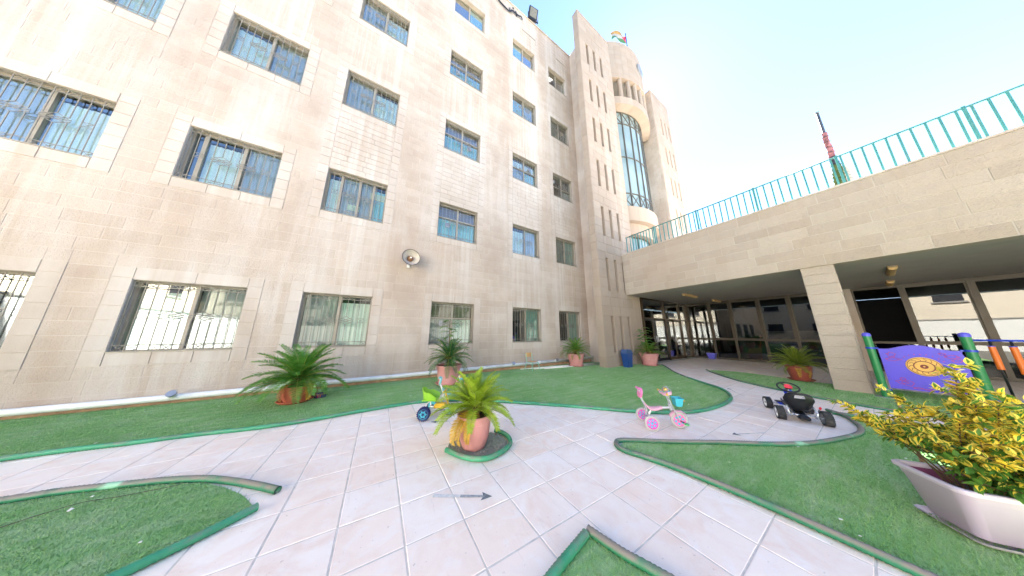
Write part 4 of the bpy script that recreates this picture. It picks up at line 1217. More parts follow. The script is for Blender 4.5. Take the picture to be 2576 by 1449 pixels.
def pot_bowl(parent, r, h, rb, mat, saucer=True, rim=True, srad=None):
    pr = [(0,.02),(rb,.02),(rb*1.04,.04),(rb+(r-rb)*.62,h*.36),(r*.99,h*.72),(r,h*.86)]
    pr += [(r*1.05,h*.87),(r*1.06,h),(r*.96,h),(r*.93,h*.9)] if rim else [(r,h),(r*.95,h),(r*.92,h*.9)]
    m = MB(); m.lathe(pr, 40); o = m.build('pot', mat, parent); smooth_by_angle(o, 35)
    m = MB(); m.lathe([(r*.935,h*.88),(r*.5,h*.92),(0,h*.93)], 24); m.build('soil', M['soil'], parent, smooth=True)
    if saucer:
        s_ = srad or rb*1.35
        m = MB(); m.lathe([(0,.005),(s_*.8,.0),(s_,.04),(s_*1.02,.05),(s_*.96,.052),(s_*.78,.014),(0,.016)], 36); m.build('saucer', mat, parent, smooth=True)
def cycad(parent, h0, trunk, L, nf, e_hi, e_lo, key, seed, extra=(), n=30, wid=.095, jitter=.12):
    rg = random.Random(seed)
    m = MB(); tz = h0+trunk; rt = .06*(L/.7)
    m.lathe([(rt*1.25,h0-.03)] + [(rt*(1.2+.22*(i % 2)), h0+trunk*i/6) for i in range(1,7)] + [(rt*.5,tz+.03),(0,tz+.05)], 12); m.build('trunk', LM['stem'], parent)
    V = []
    for k in range(6):
        e = e_lo+(e_hi-e_lo)*k/5
        V.append((e, frond_mesh(L, e, 1.15-.45*k/5, seed*10+k, n, wid, (key,'rib'))))
    for i in range(nf):
        f = (i+.5)/nf; k = min(5, int(f*6)); e, me = V[k]
        az = i*2.39996+rg.uniform(-.2,.2); s_ = rg.uniform(1-jitter,1+jitter)*(1-.12*f)
        link('frond', me, parent, (.4*rt*cos(az), .4*rt*sin(az), tz+.02*f), (rg.uniform(-.18,.18), rg.uniform(-.10,.10), az), (s_,s_,s_))
    for az, e, L2, kk in extra:
        me = frond_mesh(L2, e, 1.9, int(az*100)+7, n, wid*.9, (kk, 'rib' if kk != 'brown' else 'brown'))
        link('frond', me, parent, (.5*rt*cos(az), .5*rt*sin(az), tz-.02), (0,0,az))
def sapling(parent, base, top, nl, seed, key='sap', LL=.32, spread=1.0):
    rg = random.Random(seed); base = Vector(base); top = Vector(top)
    P = catmull([base, base.lerp(top,.5)+Vector((.03,-.03,0)), top], .05)
    m = MB(); m.tube(P, [.011*(1-.6*i/len(P)) for i in range(len(P))], 6); st = m.build('sapling_stem', LM['stem'], parent)
    for i in range(nl):
        f = .35+.65*i/(nl-1); q = P[min(len(P)-1, int(f*(len(P)-1)))]; az = i*2.4+rg.uniform(-.4,.4)
        m = MB(); L = LL*rg.uniform(.75,1.1)*(1.1-.25*f); K = 8; p = q.copy(); a = rg.uniform(.25,.75); d0 = Vector((cos(az),sin(az),0)); R = []
        for k in range(K+1): R.append(p.copy()); p = p+(d0*cos(a)+Vector((0,0,sin(a))))*(L/K); a -= 1.1/K
        m.cur = 1; m.tube(R, .003, 4); m.cur = 0; s_ = Vector((-d0.y,d0.x,0))
        for k in range(1,K+1):
            for j in (0,.5):
                if k == K and j: continue
                q2 = R[k].lerp(R[min(K,k+1)], j); t = (R[min(K,k+1)]-R[k-1]).normalized(); ll = .085*(L/.3)*(1.15-.5*k/K)
                for sg in (-1,1):
                    d = (s_*sg+t*.45+Vector((0,0,-.25))).normalized(); wv = t*.017*(L/.3); m.rnd = rg.random()
                    m.add([q2, q2+d*ll*.4+wv, q2+d*ll, q2+d*ll*.4-wv], [(0,1,2,3)])
        m.rnd = 0
        m.build('compound_leaf', [LM[key], LM['stem']], parent, fix=False)
G_ = 'cycads in pots round the yard'
p1 = thing('potted_cycad', 'large dark green cycad in a squat red clay pot by the facade', 'potted plant', (-1.33,6.42,.012), group=G_)
pot_bowl(p1, .255, .32, .17, M['clay'], srad=.28, rim=False)
cycad(p1, .28, .16, .84, 56, 1.30, -.02, 'mid', 2, extra=((4.2,-.2,.5,'brown'),(0.1,-.25,.5,'brown'),(5.4,.0,.6,'dry')), n=44, wid=.135)
p2 = thing('potted_cycad', 'dark cycad with a ferny sapling in a terracotta pot below the shuttered window', 'potted plant', (1.8,6.42,.012), group=G_)
pot_wide(p2, .33, .51, .26, M['terracotta'])
cycad(p2, .46, .22, .66, 54, 1.35, -.20, 'dark', 3, n=32, wid=.125)
sapling(p2, (-.02,.12,.45), (-.03,.12,1.74), 15, 5, LL=.36); sapling(p2, (.1,.05,.45), (.55,-.02,1.1), 4, 6, LL=.22)
p3 = thing('potted_cycad', 'yellow green cycad with dry yellow fronds in the centre terracotta pot', 'potted plant', (1.17,2.85,.012), group=G_)
m = MB(); m.lathe([(0,.0),(.14,.0),(.146,.012),(.150,.02),(.185,.13),(.203,.25),(.205,.29),(.212,.295),(.214,.355),(.222,.36),(.222,.378),(.20,.378),(.196,.34)], 44); o = m.build('pot', M['terracotta'], p3); smooth_by_angle(o, 35)
m = MB(); m.lathe([(.197,.335),(.1,.35),(0,.355)], 24); m.build('soil', M['soil'], p3, smooth=True)
cycad(p3, .34, .09, .54, 46, 1.40, .12, 'lime', 4, extra=((3.75,-.12,.46,'dry'),(3.45,-.08,.48,'dry'),(4.0,-.2,.42,'dry'),(4.75,-.6,.25,'brown'),(5.9,-.2,.45,'brown')), n=46, wid=.135)
p4 = thing('potted_cycad', 'upright cycad in a wide terracotta pot left of the fin wall', 'potted plant', (7.45,6.90,.012), group=G_)
pot_wide(p4, .35, .51, .25, M['terracotta'], srad=.33)
cycad(p4, .46, .16, .66, 46, 1.40, .05, 'mid', 5, n=30, wid=.12, extra=((3.6,.0,.55,'olive'),(4.3,-.1,.5,'olive')))
p5 = thing('potted_cycad', 'cycad with a leafy sapling in the terracotta pot beside the blue bin', 'potted plant', (10.42,5.36,.012), group=G_)
pot_wide(p5, .36, .51, .25, M['terracotta'], srad=.34)
cycad(p5, .46, .10, .62, 34, 1.25, .15, 'mid', 6, n=30, wid=.115, extra=((4.6,-.1,.45,'olive'),))
sapling(p5, (-.16,-.02,.45), (-.30,.05,1.60), 19, 8, LL=.42)
p6 = thing('potted_cycad', 'olive green cycad in a dark round pot left of the stone column', 'potted plant', (11.05,1.36,.012), group=G_)
pot_bowl(p6, .25, .42, .17, plain('dark_terracotta', (.30,.075,.055), .35, var=.15), srad=.27)
cycad(p6, .38, .08, .62, 54, 1.40, .15, 'olive', 7, n=32, wid=.12, extra=((3.2,-.1,.5,'dry'),(4.0,-.3,.45,'dry'),(2.5,.0,.5,'olive')))

# ================================================================== lilac planter with the variegated bush
pl = thing('planter_trough', 'lilac plastic planter trough with white rim under the yellow bush', 'planter', (3.86,-.245,.012), atan2(-.57,-.82))
M['lilac'] = plain('lilac_plastic', (.42,.36,.445), .4, var=.06, scale=2.5, dirt=((.50,.42,.46),.4)); M['lilac_rim'] = plain('pale_lilac_rim', (.54,.485,.56), .35, var=.04)
M['plum'] = plain('plum_inside', (.22,.06,.15), .5)
def rrect(hx, hy, r, n=5):
    out = []
    for cx_, cy_, a0 in ((hx-r,hy-r,0),(-hx+r,hy-r,pi/2),(-hx+r,-hy+r,pi),(hx-r,-hy+r,3*pi/2)):
        for i in range(n+1): a = a0+pi/2*i/n; out.append((cx_+r*cos(a), cy_+r*sin(a)))
    return out
def loft(m, secs):
    n = len(secs[0][0]); b_ = len(m.v)
    for poly, z in secs: m.v += [(x,y,z) for x, y in poly]
    for k in range(len(secs)-1):
        for i in range(n): m.face([b_+k*n+i, b_+k*n+(i+1)%n, b_+(k+1)*n+(i+1)%n, b_+(k+1)*n+i])
    return b_, n
HX, HY = .215, .30
m = MB(); b0, n = loft(m, [(rrect(HX-.075,HY-.075,.05),.03),(rrect(HX-.07,HY-.07,.05),.035),(rrect(HX-.022,HY-.022,.06),.27),(rrect(HX-.018,HY-.018,.06),.272),(rrect(HX-.012,HY-.012,.06),.31)])
m.face([b0+i for i in range(n)][::-1]); o = m.build('trough', M['lilac'], pl, fix=False); smooth_by_angle(o, 35)
m = MB(); loft(m, [(rrect(HX-.012,HY-.012,.06),.310),(rrect(HX+.004,HY+.004,.06),.312),(rrect(HX+.006,HY+.006,.06),.335),(rrect(HX-.002,HY-.002,.06),.342),(rrect(HX-.026,HY-.026,.05),.340),(rrect(HX-.03,HY-.03,.05),.31)]); o = m.build('rim', M['lilac_rim'], pl, fix=False); smooth_by_angle(o, 35)
m = MB(); b0, n = loft(m, [(rrect(HX-.03,HY-.03,.05),.312),(rrect(HX-.045,HY-.045,.05),.22)]); o = m.build('inside', M['plum'], pl, fix=False)
m = MB(); b0, n = loft(m, [(rrect(HX-.046,HY-.046,.05),.24),(rrect(HX-.12,HY-.12,.05),.255)]); m.face([b0+n+i for i in range(n)]); m.build('soil', M['soil'], pl)
m = MB(); b0, n = loft(m, [(rrect(HX-.06,HY-.06,.05),.0),(rrect(HX-.03,HY-.03,.06),.03),(rrect(HX-.022,HY-.022,.06),.032),(rrect(HX-.035,HY-.035,.05),.016)]); m.face([b0+i for i in range(n)]); m.build('saucer', M['lilac_rim'], pl, fix=False)

bush = thing('variegated_bush', 'bushy yellow variegated euonymus growing in the lilac planter', 'bush', (3.84,-.25,.27))
LMV = {'y': leaf_mat('leaf_yellow', (.90,.68,.05), (.95,.81,.18)), 'g': leaf_mat('leaf_green', (.07,.20,.03), (.15,.32,.05))}
def leaf_mesh(core, edge, inner, L=.056, W_=.033, bend=.25):
    m = MB(); n = 7; R = []; Q = []
    for i in range(n):
        f = i/(n-1); wd = W_/2*sin(pi*f**.85)*(1 if f < 1 else 0); z = -bend*L*f*f
        R.append((L*f, wd, z, f))
    up = lambda w_: .22*w_
    for sg in (1,-1):
        for i in range(n-1):
            a, c = R[i], R[i+1]
            ia, ic = inner*(1 if .06 < a[3] < .9 else 0), inner*(1 if .06 < c[3] < .9 else 0)
            m.cur = 0; m.add([(a[0],0,a[2]),(c[0],0,c[2]),(c[0],sg*c[1]*ic,c[2]+up(c[1]*ic)),(a[0],sg*a[1]*ia,a[2]+up(a[1]*ia))], [(0,1,2,3)])
            m.cur = 1; m.add([(a[0],sg*a[1]*ia,a[2]+up(a[1]*ia)),(c[0],sg*c[1]*ic,c[2]+up(c[1]*ic)),(c[0],sg*c[1],c[2]+up(c[1])),(a[0],sg*a[1],a[2]+up(a[1]))], [(0,1,2,3)])
    m.cur = 0
    return m
LV = [leaf_mesh('g','y',.34), leaf_mesh('g','y',.18), leaf_mesh('g','y',.52, .060,.035), leaf_mesh('g','y',.08,.048,.028,.45), leaf_mesh('g','y',.05,.042,.024,.15)]
LG = [leaf_mesh('g','g',.5,.066,.032), leaf_mesh('g','g',.5,.058,.028,.4)]
LVm = [x.mesh('leaf', [LMV['g'], LMV['y']], fix=False) for x in LV]; LGm = [x.mesh('leaf', [LMV['g'], LMV['g']], fix=False) for x in LG]
rg = random.Random(21); org = Vector((3.84,-.25,.27)); placed = []; tips = []
W3 = lambda p: Vector(p)-org
stems = [  # world start, end, yellow share
 ((3.84,-.2,.27),(3.81,-.28,1.14)),((3.86,-.26,.27),(3.86,-.31,1.05)),((3.82,-.22,.27),(3.76,-.31,.98)),((3.80,-.25,.27),(3.70,-.36,.90)),
 ((3.78,-.28,.27),(3.62,-.40,.80)),((3.76,-.22,.27),(3.63,-.26,.70)),((3.84,-.15,.27),(3.72,-.10,.62)),
 ((3.86,-.10,.27),(3.98,.16,.66)),((3.90,-.12,.27),(4.0,.255,.70)),((3.9,-.14,.27),(4.0,.08,.58)),((3.84,-.18,.27),(3.82,-.08,.70)),((3.86,-.22,.27),(3.90,-.16,.80)),
 ((3.80,-.30,.27),(3.66,-.46,.72)),((3.86,-.34,.27),(3.80,-.50,.85)),((3.9,-.30,.27),(3.96,-.45,.8)),((3.9,-.4,.27),(3.78,-.62,.72)),((3.78,-.20,.27),(3.66,-.16,.52)),((3.74,-.26,.27),(3.58,-.30,.56)),((3.74,-.32,.27),(3.58,-.44,.60)),
 ((3.88,-.25,.27),(3.92,-.02,.86)),
 ((3.82,-.36,.27),(3.68,-.52,.62)),((3.84,-.42,.27),(3.72,-.60,.56)),((3.80,-.34,.27),(3.64,-.50,.52)),((3.86,-.3,.27),(3.84,-.40,.96)),((3.84,-.3,.27),(3.74,-.44,.84)),((3.80,-.2,.27),(3.72,-.22,.78)),((3.86,-.16,.27),(3.92,.06,.70)),((3.88,-.14,.27),(3.96,.2,.62)),
 ((3.76,-.2,.27),(3.58,-.2,.40)),((3.74,-.26,.27),(3.56,-.32,.42)),((3.78,-.3,.27),(3.62,-.44,.44)),((3.78,-.18,.27),(3.72,-.16,.46)),((3.76,-.24,.27),(3.66,-.26,.48)),((3.78,-.28,.27),(3.70,-.40,.50)),
]
smb = MB()
for a, c in stems:
    a, c = W3(a), W3(c); mid = a.lerp(c,.5)+Vector((rg.uniform(-.02,.02),rg.uniform(-.02,.02),.04)); P = catmull([a,mid,c],.03)
    smb.tube(P, [.006*(1-.6*i/len(P)) for i in range(len(P))], 5)
    for i, p in enumerate(P):
        f = i/(len(P)-1)
        if f < (.22 if c.y+org.y < -.1 else .42): continue
        t = (P[min(i+1,len(P)-1)]-P[max(0,i-1)]).normalized()
        for _ in range(9 if f < .9 else 14):
            tips.append((p, t, f))
        if f > .3 and rg.random() < .5:      # side twig
            az = rg.random()*6.28; d = (Vector((cos(az),sin(az),.45))).normalized(); e = p+d*rg.uniform(.05,.12); smb.tube([p,e], .0028, 4)
            for s_ in (.5,.75,1,1): 
                for _ in range(3): tips.append((p.lerp(e,s_), d, min(1, f+.25*s_)))
smb.build('stems', LM['stem'], bush)
cand = []
for p, t, f in tips:
    az = rg.random()*2*pi; n_ = t.cross(Vector((cos(az),sin(az),.3)))
    if n_.length < .1: continue
    d = (n_.normalized()*rg.uniform(.7,1.2)+t*rg.uniform(.3,.9)+Vector((0,0,.15))).normalized()
    x = d; y = Vector((0,0,1)).cross(x)
    if y.length < .05: y = Vector((0,1,0))
    y.normalize(); z = x.cross(y); ro = rg.uniform(-.7,.7); y2 = y*cos(ro)+z*sin(ro); z2 = x.cross(y2)
    h = (p+org).z
    green = rg.random() < (.9 if h < .45 else .55 if h < .53 else .10)
    s_ = rg.uniform(.55,1.10)
    cand.append((p, x, y2, z2, s_, green))
rg.shuffle(cand)
cand.sort(key=lambda c: (in_view(c[0]+org, .02) or 9))
print('leaf candidates', len(cand))
cand = cand[:7000]
left = []
first = set(rg.sample(range(min(len(cand),700)), 300))
leafjoin = MB(); LVx = LV; 
for k, (p, x, y2, z2, s_, green) in enumerate(cand):
    R = Matrix((x,y2,z2)).transposed()
    if k in first:
        o = link('leaf', rg.choice(LGm if green else LVm), bush, p, R.to_euler(), (s_,s_,s_))
    else:
        src = rg.choice(LG if green else LV); leafjoin.rnd = rg.random()
        b_ = len(leafjoin.v); leafjoin.v += [tuple(p+R@(Vector(v)*s_)) for v in src.v]
        for f_, mi in zip(src.f, src.m):
            leafjoin.f.append([b_+i for i in f_]); leafjoin.m.append(0 if (mi == 0 or green) else 1); leafjoin.r.append(leafjoin.rnd)
tag(leafjoin.build('leaves', [LMV['g'], LMV['y']], bush, fix=False), kind='stuff')
m = MB(); m.tube([(0,0,-.3),(.012,.02,.28)], .0095, 6)
stake = m.build('wooden_stake', M['wood_stake'], loc=(4.03,-.03,.55)); tag(stake, 'weathered wooden stake leaning in the lilac planter', 'stake')
# ================================================================== ride-on toys
def wheel(parent, name, loc, r, w_, tyre_m, rim_m, hub_m=None, holes=0, hole_m=None, tread=0, rot=0.0):
    """axle along local Y"""
    T = TR(loc, (0,0,rot)); h = w_/2
    m = MB(); pr = [(r*.70,-h*.9),(r*.90,-h),(r*.98,-h*.72),(r,-h*.3),(r,h*.3),(r*.98,h*.72),(r*.90,h),(r*.70,h*.9)]
    m.lathe(pr, 36, T, 'Y', close=True)
    if tread:
        for i in range(tread):
            q = 2*pi*i/tread
            for sg in (-1,1):
                Tq = T @ TR(rot=(0,-q+(.10 if sg > 0 else 0),0)) ; m.box(r*.955, r*1.035, sg*h*.12 if sg > 0 else -h*.98, h*.98 if sg > 0 else -h*.12, -r*.055, r*.055, Tq)
    wo_ = m.build(name, tyre_m, parent); smooth_by_angle(wo_, 40)
    m = MB(); m.lathe([(0,-h*.62),(r*.66,-h*.62),(r*.72,-h*.95),(r*.735,-h*.95),(r*.735,h*.95),(r*.72,h*.95),(r*.66,h*.62),(0,h*.62)], 30, T, 'Y'); ri = m.build('rim', rim_m, wo_); smooth_by_angle(ri, 40)
    if holes:
        m = MB()
        for sg in (-1,1):
            for i in range(holes):
                q = 2*pi*i/holes+.3; c = Vector((r*.42*cos(q),0,r*.42*sin(q)))
                Tq = T @ TR((c.x, sg*h*.64, c.z), (pi/2,0,0)); s_ = r*.135
                m.prism([(s_*1.1*cos(a)*(1+.25*cos(a-q)), s_*1.1*sin(a)*(1+.25*sin(a-q))) for a in [2*pi*k/9 for k in range(9)]], -.002, .002, Tq)
        m.build('cutouts', hole_m, wo_)
    if hub_m:
        m = MB(); m.lathe([(0,-h*1.02),(r*.15,-h*1.0),(r*.19,-h*.6),(r*.19,h*.6),(r*.15,h*1.0),(0,h*1.02)], 8, T, 'Y'); m.build('hub', hub_m, wo_)
    return wo_
M['pink'] = plain('pink_plastic', (.72,.19,.43), .35, var=.06, scale=4); M['palepink'] = plain('pale_pink_plastic', (.68,.38,.48), .35, var=.06, scale=4); M['magenta'] = plain('magenta_plastic', (.68,.085,.45), .35, var=.06)
M['cyanp'] = plain('cyan_plastic', (.07,.48,.60), .35, var=.05); M['aqua'] = plain('aqua_plastic', (.22,.56,.54), .38, var=.05); M['yellowp'] = plain('yellow_plastic', (.70,.42,.03), .38, var=.05)
M['tyre_white'] = plain('grey_white_tyre', (.44,.43,.41), .7, var=.08, scale=10, dirt=((.35,.31,.27),.6)); M['greenp'] = plain('lime_plastic', (.25,.52,.035), .35, var=.05); M['leafgreen'] = plain('green_plastic', (.09,.42,.13), .38)
M['redp'] = plain('red_plastic', (.78,.03,.05), .35); M['bluep'] = plain('blue_enamel', (.018,.055,.52), .32, var=.08); M['dome'] = glass_mat('clear_dome', (.93,.93,.90), 1.0)
def trike(name, label, loc, rz, C_, console=True, track=.188, wb=.44, rr=.1025, rf=.115):
    t = thing(name, label, 'tricycle', loc, rz, 'children tricycles on the paving')
    for s_ in (-1,1): wheel(t, 'wheel', (0,s_*track,rr), rr, .038, C_['tyre'], C_['rim'], C_['hub'], 6, C_['hole'])
    wheel(t, 'wheel', (wb,0,rf), rf, .036, C_['tyre'], C_['rim2'], None, 6, C_['hole'])
    m = MB(); fr = C_['frame']
    m.tube([(0,-track+.01,rr),(0,track-.01,rr)], .009, 8)
    m.tube(catmull([(.0,0,rr),(.05,0,.20),(.12,0,.255),(wb-.09,0,.285)],.03), .016, 10)
    m.tube([(wb-.085,0,.245),(wb-.105,0,.335)], .023, 12)
    for s_ in (-1,1):
        m.tube(catmull([(.0,s_*.035,rr),(-.005,s_*.03,.27),(-.055,s_*.03,.40),(-.075,s_*.03,.53)],.04), .0085, 8)
        m.tube([(wb,s_*.032,rf),(wb-.09,s_*.032,.33),(wb-.135,s_*.036,.50)], .0095, 8)
    m.tube([(wb-.088,-.032,.33),(wb-.088,.032,.33)], .010, 8)
    f = m.build('frame', fr, t); smooth_by_angle(f, 50)
    # saddle
    m = MB(); P = [(-.02,.335,.05),(.0,.30,.075),(.04,.262,.088),(.10,.252,.082),(.16,.262,.062),(.205,.275,.045),(.228,.272,.022)]
    for x, z, hw in P:
        for k in range(10):
            q = 2*pi*k/10; m.v.append((x, hw*cos(q), z+.022*sin(q)*(1 if sin(q) > 0 else 1.3)))
    for i in range(len(P)-1):
        for k in range(10): m.face([i*10+k, i*10+(k+1)%10, (i+1)*10+(k+1)%10, (i+1)*10+k])
    m.face(list(range(10))); m.face([60+k for k in range(10)]); m.build('saddle', C_['seat'], t, smooth=True)
    m = MB(); n = 12; poly = [(.085*cos(q)*(1 if sin(q) < .3 else .95), .085*sin(q)*.9+.0) for q in [2*pi*i/20 for i in range(20)]]
    m.prism(poly, -.014, .014, TR((-.062,0,.475),(pi/2,0,pi/2)) @ TR(rot=(radians(12),0,0))); m.rbox(-.105,-.065,-.075,.075,.525,.555,.012); bk = m.build('backrest', C_['back'], t); smooth_by_angle(bk, 50)
    # mudguard
    m = MB(); K = 12
    for i in range(K+1):
        a = radians(40)+radians(120)*i/K; R_ = rf+.022
        for y, dr in ((-.034,-.014),(-.018,0),(.018,0),(.034,-.014)): m.v.append((wb+(R_+dr)*cos(a), y, rf+(R_+dr)*sin(a)))
    for i in range(K):
        for k in range(3): m.face([i*4+k, i*4+k+1, i*4+5+k, i*4+4+k])
    m.build('mudguard', C_['guard'], t, smooth=True)
    # cranks and pedals
    m = MB(); m.tube([(wb,-.03,rf),(wb,-.06,rf),(wb+.045,-.06,rf-.02),(wb+.045,-.09,rf-.02)], .007, 6); m.tube([(wb,.03,rf),(wb,.06,rf),(wb-.045,.06,rf+.02),(wb-.045,.09,rf+.02)], .007, 6); m.build('crank', M['black'], t)
    for s_ in (-1,1):
        m = MB(); x = wb+.045*(1 if s_ < 0 else -1); z = rf-.02*(1 if s_ < 0 else -1); m.rbox(x-.03,x+.03,s_*.105-.028,s_*.105+.028,z-.011,z+.011,.008); m.build('pedal', C_['pedal'], t)
    hx, hz = wb-.14, .505
    T = TR((hx,0,hz), (0,radians(-16),0))
    m = MB(); m.tube([T @ Vector((-.005,-.075,0)), T @ Vector((-.04,-.16,.004))], .014, 10); m.tube([T @ Vector((-.005,.075,0)), T @ Vector((-.04,.16,.004))], .014, 10); g = m.build('grips', C_['grip'], t); smooth_by_angle(g, 50)
    if console:
        m = MB(); poly = [(-.065,-.07),(-.04,-.115),(.03,-.12),(.075,-.05),(.085,0),(.075,.05),(.03,.12),(-.04,.115),(-.065,.07)]
        m.prism(poly, -.022, .016, T); m.build('console', C_['console'], t)
        for k, (x, y, s_, mt) in enumerate(((-.03,-.05,.016,'leafgreen'),(-.03,.05,.016,'yellowp'),(.02,-.09,.012,'cyanp'),(.02,.09,.012,'cyanp'),(.05,-.06,.012,'leafgreen'),(-.055,0,.012,'cyanp'),(-.02,.10,.018,'leafgreen'))):
            m = MB(); m.lathe([(0,.026),(s_*.8,.024),(s_,.0155)], 10, T @ TR((x,y,0))); m.build('button', M[mt], t)
        m = MB(); m.lathe([(.055,.016),(.052,.04),(.038,.066),(.018,.078),(0,.080)], 20, T @ TR((.02,0,0))); m.build('dome', M['dome'], t, smooth=True)
        m = MB(); m.lathe([(0,.017),(.03,.018),(.026,.045),(.012,.055),(0,.056)], 12, T @ TR((.02,0,0))); m.build('dome_toy', M['yellowp'], t, smooth=True)
    # basket
    m = MB(); cx_ = wb+.0; B = [(-.032,-.055),(.045,-.055),(.045,.055),(-.032,.055)]; Tt = [(-.045,-.078),(.065,-.078),(.065,.078),(-.045,.078)]
    z0_, z1_ = .315, .43
    vv = [(cx_+x,y,z0_) for x,y in B]+[(cx_+x,y,z1_) for x,y in Tt]+[(cx_+x*.93,y*.93,z1_) for x,y in Tt]+[(cx_+x*.9,y*.9,z0_+.008) for x,y in B]
    m.add(vv, [(3,2,1,0)]+[(i,(i+1)%4,4+(i+1)%4,4+i) for i in range(4)]+[(4+i,4+(i+1)%4,8+(i+1)%4,8+i) for i in range(4)]+[(8+i,8+(i+1)%4,12+(i+1)%4,12+i) for i in range(4)]+[(12,13,14,15)])
    m.rbox(cx_+.062,cx_+.072,-.083,.083,z1_-.012,z1_+.004,.003); m.build('basket', C_['basket'], t)
    m = MB(); m.tube(catmull([(cx_+.066,-.05,.425),(cx_+.088,-.045,.40),(cx_+.092,-.01,.382),(cx_+.088,.025,.40),(cx_+.066,.03,.425)],.01), .006, 6); m.build('basket_handle', M['yellowp'], t, smooth=True)
    return t
PINK = dict(tyre=M['tyre_white'], rim=M['magenta'], rim2=M['pink'], hub=M['cyanp'], hole=M['cyanp'], frame=M['chrome'], seat=M['palepink'], back=M['pink'], guard=M['palepink'], pedal=M['leafgreen'], grip=M['yellowp'], console=M['palepink'], basket=M['cyanp'])
trike('pink_tricycle', 'pink tricycle with cyan basket and yellow grips near the turf edge', (3.71,2.055,.0), atan2(-.305,.32), PINK)
AQ = dict(tyre=M['tyre_white'], rim=M['aqua'], rim2=M['aqua'], hub=M['yellowp'], hole=M['yellowp'], frame=M['white'], seat=M['aqua'], back=M['aqua'], guard=M['aqua'], pedal=M['yellowp'], grip=M['orange'], console=M['aqua'], basket=M['yellowp'])
trike('aqua_tricycle', 'aqua and white tricycle half hidden behind the centre pot plant', (1.20,4.56,0), radians(-22), AQ, console=True)

# lime green ride-on with big navy wheels
gt = thing('lime_ride_on', 'lime green bucket seat ride-on with big navy wheels beside the centre pot', 'tricycle', (.88,4.25,0), radians(-29), 'children tricycles on the paving')
M['navyt'] = plain('navy_wheel', (.012,.016,.10), .5)
for s_ in (-1,1):
    wv = wheel(gt, 'wheel', (0,s_*.23,.103), .103, .075, M['navyt'], M['cyanp'], M['navyt'], 0, None, 22)
    m = MB()
    for i in range(6):
        q = 2*pi*i/6; m.bar((.02*cos(q),s_*.268,.103+.02*sin(q)),(.058*cos(q),s_*.268,.103+.058*sin(q)),.011)
    m.tube([(.038*cos(q),s_*.268,.103+.038*sin(q)) for q in [2*pi*i/24 for i in range(24)]], .006, 6, closed=True); m.build('spokes', M['cyanp'], wv)
    m = MB(); m.prism([(.07*cos(q),.07*sin(q)) for q in [2*pi*i/20 for i in range(20)]], s_*.245, s_*.258, TR((0,0,.103),(pi/2,0,0)) if False else TR((0,0,.103),(-pi/2,0,0))); m.build('disc', M['navyt'], wv)
wheel(gt, 'wheel', (.36,0,.09), .09, .06, M['navyt'], M['cyanp'], M['yellowp'], 0, None, 18)
m = MB()
sec = [(-.10,.455,.105,.02),(-.105,.40,.12,.022),(-.09,.33,.125,.03),(-.06,.285,.12,.04)]
# bucket seat as a shell: back, sides, base
def shell(m, rows):
    n = len(rows[0]); b_ = len(m.v)
    for r_ in rows: m.v += r_
    for j in range(len(rows)-1):
        for i in range(n-1): m.face([b_+j*n+i, b_+j*n+i+1, b_+(j+1)*n+i+1, b_+(j+1)*n+i])
for off in (0, .012):
    rows = []
    for j in range(7):
        f = j/6; row = []
        for i in range(15):
            a = pi*i/14; hgt = .46-.13*(1-sin(a))**1.2 - (.03 if 2 < i < 5 or 9 < i < 12 else 0)
            z = .27+(hgt-.27)*f; sx = .115+.03*f-off; sy = .12+.025*f-off
            row.append((.02-sx*sin(a)*1.05+.13*(1-sin(a)), sy*cos(a), z))
        rows.append(row)
    shell(m, rows)
m.rbox(-.09,.16,-.125,.125,.255,.275,.01); o = m.build('bucket_seat', M['greenp'], gt, fix=True); smooth_by_angle(o, 45)
m = MB(); m.tube([(0,-.2,.103),(0,.2,.103)], .012, 8)
for s_ in (-1,1): m.tube(catmull([(0,s_*.12,.103),(.0,s_*.10,.22),(.06,s_*.07,.25)],.03), .009, 8); m.tube([(.0,s_*.08,.12),(.34,s_*.035,.12)], .010, 8)
m.build('frame', M['white'], gt, smooth=True)
m = MB(); m.rbox(.10,.30,-.07,.07,.11,.20,.025); m.build('body', M['yellowp'], gt)
m = MB(); m.rbox(.02,.12,-.06,.06,.06,.12,.02); m.build('under_tray', M['white'], gt)
m = MB(); m.tube([(.34,0,.16),(.27,0,.40)], .014, 8); m.tube([(.27,-.11,.40),(.27,.11,.40)], .013, 8); m.build('handlebar', M['yellowp'], gt, smooth=True)

# pedal kart
kt = thing('pedal_kart', 'blue and black pedal go-kart with fat tyres on the path', 'go-kart', (6.0,.82,0), atan2(.25,.67))
for x, y, r_, w_, st in ((0,.235,.103,.095,0),(0,-.235,.103,.095,0),(.70,.235,.098,.085,.12),(.70,-.235,.098,.085,.12)):
    wheel(kt, 'wheel', (x,y,r_), r_, w_, M['rubber'], M['frost'] if y > 0 else M['grey_metal'], M['grey_metal'], 0, None, 20, st)
m = MB()
m.tube([(0,-.19,.103),(0,.19,.103)], .012, 8); m.tube([(.70,-.19,.10),(.70,.19,.10)], .012, 8)
for s_ in (-1,1):
    m.tube(catmull([(-.03,s_*.13,.09),(-.035,s_*.15,.16),(.02,s_*.14,.22),(.12,s_*.11,.20),(.30,s_*.06,.14),(.62,s_*.05,.13)],.03), .013, 8)
    m.tube(catmull([(-.03,s_*.13,.09),(.08,s_*.11,.085),(.25,s_*.06,.11)],.03), .010, 8)
    m.tube([(.62,s_*.05,.13),(.70,s_*.17,.105)], .010, 8)
f = m.build('frame', M['chrome'], kt, smooth=True)
